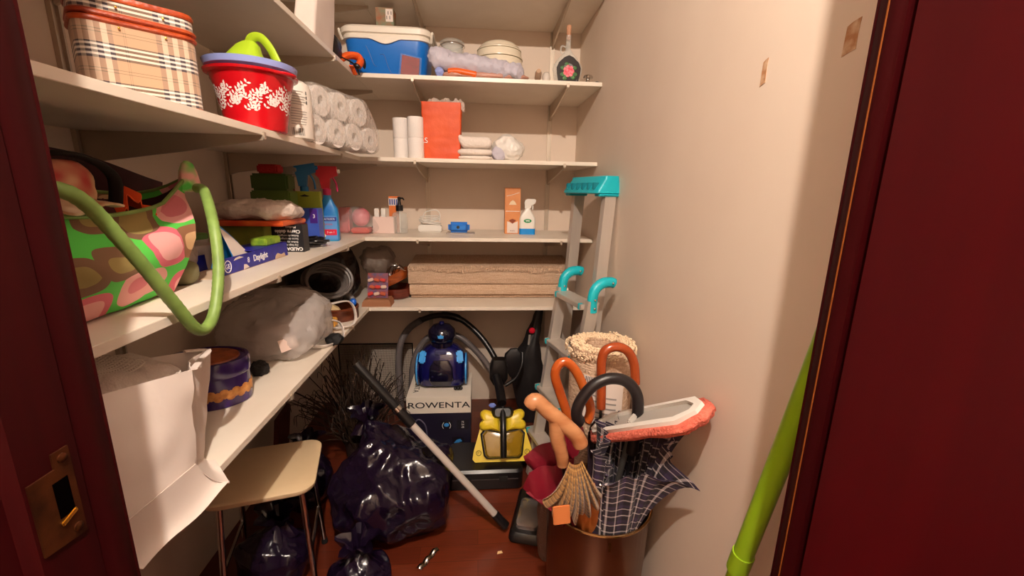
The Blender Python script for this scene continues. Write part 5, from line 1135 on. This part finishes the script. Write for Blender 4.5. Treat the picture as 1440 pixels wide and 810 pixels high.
# umbrella B: orange crook, crimson canopy
u2 = thing('umbrella', (.28, 1.13, .012), 'crimson umbrella with glossy orange crook handle', 'umbrella', 'umbrellas in the bin')
G().tube([(.315, 1.13, .02), (.288, 1.145, .66)], .005, 8).done('shaft', black_p, u2)
crook([(.290, 1.145, .64), (.272, 1.148, .72), (.244, 1.15, .80), (.229, 1.15, .850), (.238, 1.15, .884), (.262, 1.15, .892), (.293, 1.15, .860), (.322, 1.15, .80), (.342, 1.15, .745), (.340, 1.15, .71), (.330, 1.15, .695)], .0145, 'crook_handle', crook_m, u2)
crim = mat('crimson_nylon', (112, 9, 30), .5, bump=(30, .3))
def panel(A_, B_, C_, D_, bow, nm):
    A_, B_, C_, D_ = map(Vector, (A_, B_, C_, D_)); g = G()
    def f_(u, v):
        p = A_.lerp(B_, u).lerp(D_.lerp(C_, u), v); p.y -= bow*math.sin(PI*u)*math.sin(PI*v)-.008*math.sin(u*11+v*3); return p
    g.grid(f_, 18, 14); g.solid(.0025).done(nm, crim, u2)
panel((.30, 1.13, .69), (.135, 1.115, .612), (.150, 1.115, .575), (.285, 1.10, .47), .006, 'canopy')
panel((.285, 1.105, .60), (.150, 1.09, .575), (.135, 1.085, .515), (.285, 1.06, .42), .006, 'canopy_panel')
panel((.30, 1.10, .50), (.140, 1.084, .513), (.262, 1.06, .425), (.30, 1.05, .36), .012, 'canopy_fold')
g = G(); g.loft([[(.292+r_*math.cos(2*PI*i/20), 1.145+r_*math.sin(2*PI*i/20), z) for i in range(20)] for r_, z in ((.022, .60), (.030, .66), (.026, .675))]).crumple(.004, 40).done('gathered_hem', crim, u2)
# umbrella C: black crook, dark plaid canopy half open
u3 = thing('umbrella', (.42, 1.10, .012), 'dark purple plaid umbrella half open with black crook handle', 'umbrella', 'umbrellas in the bin')
blk = mat('black_handle', (26, 20, 22), .4)
G().tube([(.41, 1.12, .02), (.458, 1.08, .66)], .005, 8).done('shaft', black_p, u3)
crook([(.456, 1.08, .63), (.460, 1.08, .70), (.462, 1.08, .775), (.452, 1.08, .825), (.418, 1.08, .862), (.370, 1.08, .870), (.326, 1.08, .850), (.294, 1.08, .808), (.282, 1.08, .77), (.288, 1.08, .745), (.303, 1.08, .735)], .0165, 'crook_handle', blk, u3)
D1, D2, LG, PU = (18, 11, 20), (36, 24, 40), (196, 182, 180), (50, 34, 66)
pl = tartan('plaid_purple', D1, [(0, D1), (.08, LG), (.16, D1), (.24, D2), (.40, D1), (.48, LG), (.54, D1), (.62, PU), (.80, D1)], [(0, D1), (.10, LG), (.18, D1), (.28, D2), (.46, D1), (.53, LG), (.59, D1), (.66, PU), (.84, D1)], (.075, .075), .6, .1)
g = G(); n = 160; rings = []
tips = [(.555, .875, .655), (.335, .985, .60), (.32, 1.06, .66), (.36, 1.16, .70), (.45, 1.19, .71), (.54, 1.14, .73), (.555, 1.0, .755), (.556, .955, .775)]
# ordered by angle round the axis
ctr = Vector((.445, 1.06, 0)); tips = sorted(tips, key=lambda p: math.atan2(p[1]-ctr.y, p[0]-ctr.x)); K = len(tips)
for j in range(15):
    v = j/14; ring = []; base = Vector((.392, 1.09, .36)).lerp(Vector((.44, 1.065, .66)), v)
    for i in range(n):
        f_ = i/n*K; k = int(f_) % K; t = f_-int(f_); a, b = Vector(tips[k]), Vector(tips[(k+1) % K])
        edge = a.lerp(b, t); top_c = Vector((.44, 1.065, .645)); pull = .40*math.sin(PI*t)**.8
        edge = edge.lerp(Vector((top_c.x, top_c.y, edge.z-.012)), pull)
        fold = .013*math.sin(t*PI*6)*v
        p = base.lerp(edge, v**1.25*1.0)
        d_ = Vector((edge.x-base.x, edge.y-base.y, 0)); 
        if d_.length > 1e-4: d_.normalize()
        p += d_*(.090*(1-v)+fold)+Vector((.004*math.cos(2*PI*i/n), .004*math.sin(2*PI*i/n), 0)); ring.append(p)
    rings.append(ring)
g.loft(rings, True, (True, False)).clampx(x1=.586)
g.done('canopy', pl, u3, sharp=60)
for tpp in tips[::2]: G().ico(tpp, .004, 1).done('rib_tip', chrome, u3)
# umbrella D: pale wooden handle, tan check canopy
u4 = thing('umbrella', (.26, 1.03, .012), 'tan checked umbrella with pale wooden derby handle and leather tab', 'umbrella', 'umbrellas in the bin')
pw = mat('pale_wood', (190, 134, 92), .35, var=(10, (166, 106, 66), 4, (1, 1, 4)))
G().tube(spl([(.133, .995, .835), (.150, .995, .852), (.185, .995, .820), (.225, .995, .785), (.262, .995, .748), (.278, .995, .715)], 6), [.015, .0185, .0195]+[.0205]*24+[.021, .021, .020, .015], 16).done('derby_handle', pw, u4)
G().tube(spl([(.205, .995, .80), (.212, .997, .74), (.226, 1.0, .69), (.232, 1.005, .655)], 6), [.020]*10+[.018]*5+[.0165]*4, 16).done('handle_stem', pw, u4)
G().tube([(.232, 1.005, .66), (.335, 1.12, .03)], .005, 8).done('shaft', black_p, u4)
tanb = (142, 98, 46); tnm = tartan('tan_check', tanb, [(0, tanb), (.3, (52, 30, 14)), (.52, tanb), (.66, (196, 152, 88)), (.80, tanb)], [(0, tanb), (.3, (52, 30, 14)), (.52, tanb), (.66, (196, 152, 88)), (.80, tanb)], (.020, .020), .8)
g = G()
def tan_(u, v):
    a_ = -.75+1.5*u; L = .040+.185*v*(1-.10*abs(2*u-1))*(.92+.08*math.sin(u*37))
    pl_ = math.sin(u*2*PI*9)*.012*min(1, v*2.5)
    return Vector((.262+math.sin(a_)*L*.62, .985-.028*math.sin(PI*v)+pl_, .705-math.cos(a_)*L))
g.grid(tan_, 150, 14, .34, .20).solid(.0016).done('canopy', tnm, u4, sharp=70)
g = G(); g.loft([[(c_[0]+r_*math.cos(2*PI*i/20), c_[1]+r_*math.sin(2*PI*i/20), c_[2]) for i in range(20)] for c_, r_ in (((.312, 1.05, .56), .03), ((.318, 1.05, .50), .040), ((.330, 1.06, .43), .038), ((.345, 1.09, .25), .028), ((.355, 1.12, .06), .012))]).crumple(.003, 18, True, 4).done('canopy_lower', mat('orange_tan_cloth', (176, 98, 40), .6, bump=(20, .3)), u4)
G(frame((.222, .945, .545), (1, 0, .1), (-.15, -.05, 1))).box((0, 0, 0), (.046, .062, .004), .002).done('leather_tab', mat('tan_leather', (214, 128, 72), .5), u4)
# flat mop with salmon fringe
E1, E2 = Vector((.385, 1.235, .625)), Vector((.538, .865, .890))
ml = (E2-E1); ctrm = E1.lerp(E2, .5); mop = thing('flat_mop', (.43, 1.16, .02), 'flat mop head with salmon fringe and white frame upside down in the bin', 'mop')
xm = ml.normalized(); ym = Vector((.50, .38, .22)); Mm = frame(ctrm, xm, ym)
if (Mm.to_3x3() @ Vector((0, 0, 1))).z < 0: Mm = frame(ctrm, xm, -ym)
hl = ml.length/2
oct_ = lambda a_, b_: [(-a_, -b_*.45), (-a_*.82, -b_), (a_*.80, -b_), (a_, -b_*.35), (a_, b_*.35), (a_*.80, b_), (-a_*.82, b_), (-a_, b_*.45)]
g = G(Mm); O, I_ = oct_(hl*.93, .050), oct_(hl*.84, .034)
Vs = [[g.bm.verts.new(Mm @ Vector((x, y, z))) for x, y in P_] for P_, z in ((O, 0), (O, .012), (I_, .014), (I_, .002))]
for j in range(4):
    for i in range(8): g.face((Vs[j][i], Vs[j][(i+1) % 8], Vs[(j+1) % 4][(i+1) % 8], Vs[(j+1) % 4][i]))
g.done('mop_frame', white_p, mop)
G(Mm).prism(oct_(hl*.85, .035), .003, Matrix.Translation((0, 0, .001))).done('mop_plate', mat('grey_plate', (176, 170, 162), .3), mop)
G(Mm).box((-.02, 0, .012), (.012, .058, .016), .003).done('plate_hinge', mat('grey_plate', (176, 170, 162), .3), mop)
sal = mat('salmon_fringe', (238, 128, 106), .95, var=(60, (222, 104, 84), 3), bump=(160, .9))
g = G(Mm); g.loft([[(x, y, z) for x, y in oct_(a_, b_)] for a_, b_, z in ((hl*.8, .03, -.026), (hl*.96, .056, -.024), (hl*1.0, .062, -.012), (hl*.97, .056, -.0005))])
bmesh.ops.subdivide_edges(g.bm, edges=g.bm.edges[:], cuts=5, use_grid_fill=True); g.crumple(.0035, 60, True, 3).clampx(x1=.588).done('fringe', sal, mop, sharp=80)
G().tube([Mm @ Vector((-.05, .0, -.012)), (.40, 1.20, .03)], .009, 10).done('pole', mat('grey_pole', (150, 145, 140), .3, .8), mop)
# brown felt roll beside the bin
g = G(); g.tube([(.278, 1.368, .003), (.275, 1.36, .20), (.272, 1.355, .36)], [.044, .046, .042], 24); bmesh.ops.subdivide_edges(g.bm, edges=g.bm.edges[:], cuts=2, use_grid_fill=True)
g.crumple(.005, 14, True, 8, .002).done('felt_roll', mat('brown_felt', (118, 88, 74), .95, bump=(140, .6)), label='rough brown felt roll standing beside the umbrella bin', cat='felt roll')
# poles by the door jamb
pg = thing('broom_pole', (.505, .66, 0), 'lime green broom pole leaning in the corner by the door jamb', 'pole')
lm2 = mat('lime_pole', (140, 178, 30), .3)
a_, b_ = Vector((.505, .66, .002)), Vector((.505, .490, 1.40))
a_ = Vector((.500, .772, .002)); b_ = Vector((.500, .502, 1.35))
q = lambda t: a_.lerp(b_, t)
G().tube([q(.0), q(.515)], .0145, 16).done('lower_tube', lm2, pg); G().tube([q(.50), q(.535)], .0195, 16).done('collar', lm2, pg); G().tube([q(.52), q(1)], .0175, 16).done('upper_tube', lm2, pg)
pp = thing('mop_pole', (.545, .60, 0), 'purple mop pole leaning beside the lime green one', 'pole')
a2, b2_ = Vector((.548, .715, .002)), Vector((.548, .500, 1.25))
G().tube([a2, b2_], .012, 14).done('tube', mat('purple_pole', (128, 70, 140), .35), pp); G().tube([b2_, b2_+(b2_-a2).normalized()*.03], .0135, 14).done('end_cap', mat('purple_cap', (96, 50, 110), .4), pp)
# scraps on the floor
g = G(Matrix.Translation((-.19, 1.365, .001)) @ Matrix.Rotation(1.0, 4, 'Z')); g.grid(lambda u, v: (-.055+.11*u, -.012+.024*v, .004+.008*math.sin(v*PI)+.004*math.sin(u*17)), 20, 6); g.solid(.001).done('foil_strip', mat('foil', (220, 214, 206), .2, 1), label='crumpled silver foil strip on the floor', cat='foil')
g = G(); g.grid(lambda u, v: (-.425+.05*(u-.5)*math.sin(PI*min(1, v*1.1+.05)), 1.30+.10*v, .003+.03*v+.004*math.sin(u*5)), 10, 12); g.solid(.002).done('pink_glove', mat('pink_rubber', (190, 84, 84), .5), label='pink rubber flap lying on the floor by the rubbish bags', cat='glove')
g = G(); g.prism([(0, 0), (.022, .004), (.018, .014), (.003, .012)], .002, Matrix.Translation((.075, 1.372, .0005))).done('paper_scrap', mat('cream_scrap', (236, 206, 150), .6), label='tiny cream paper scrap on the floor', cat='paper')
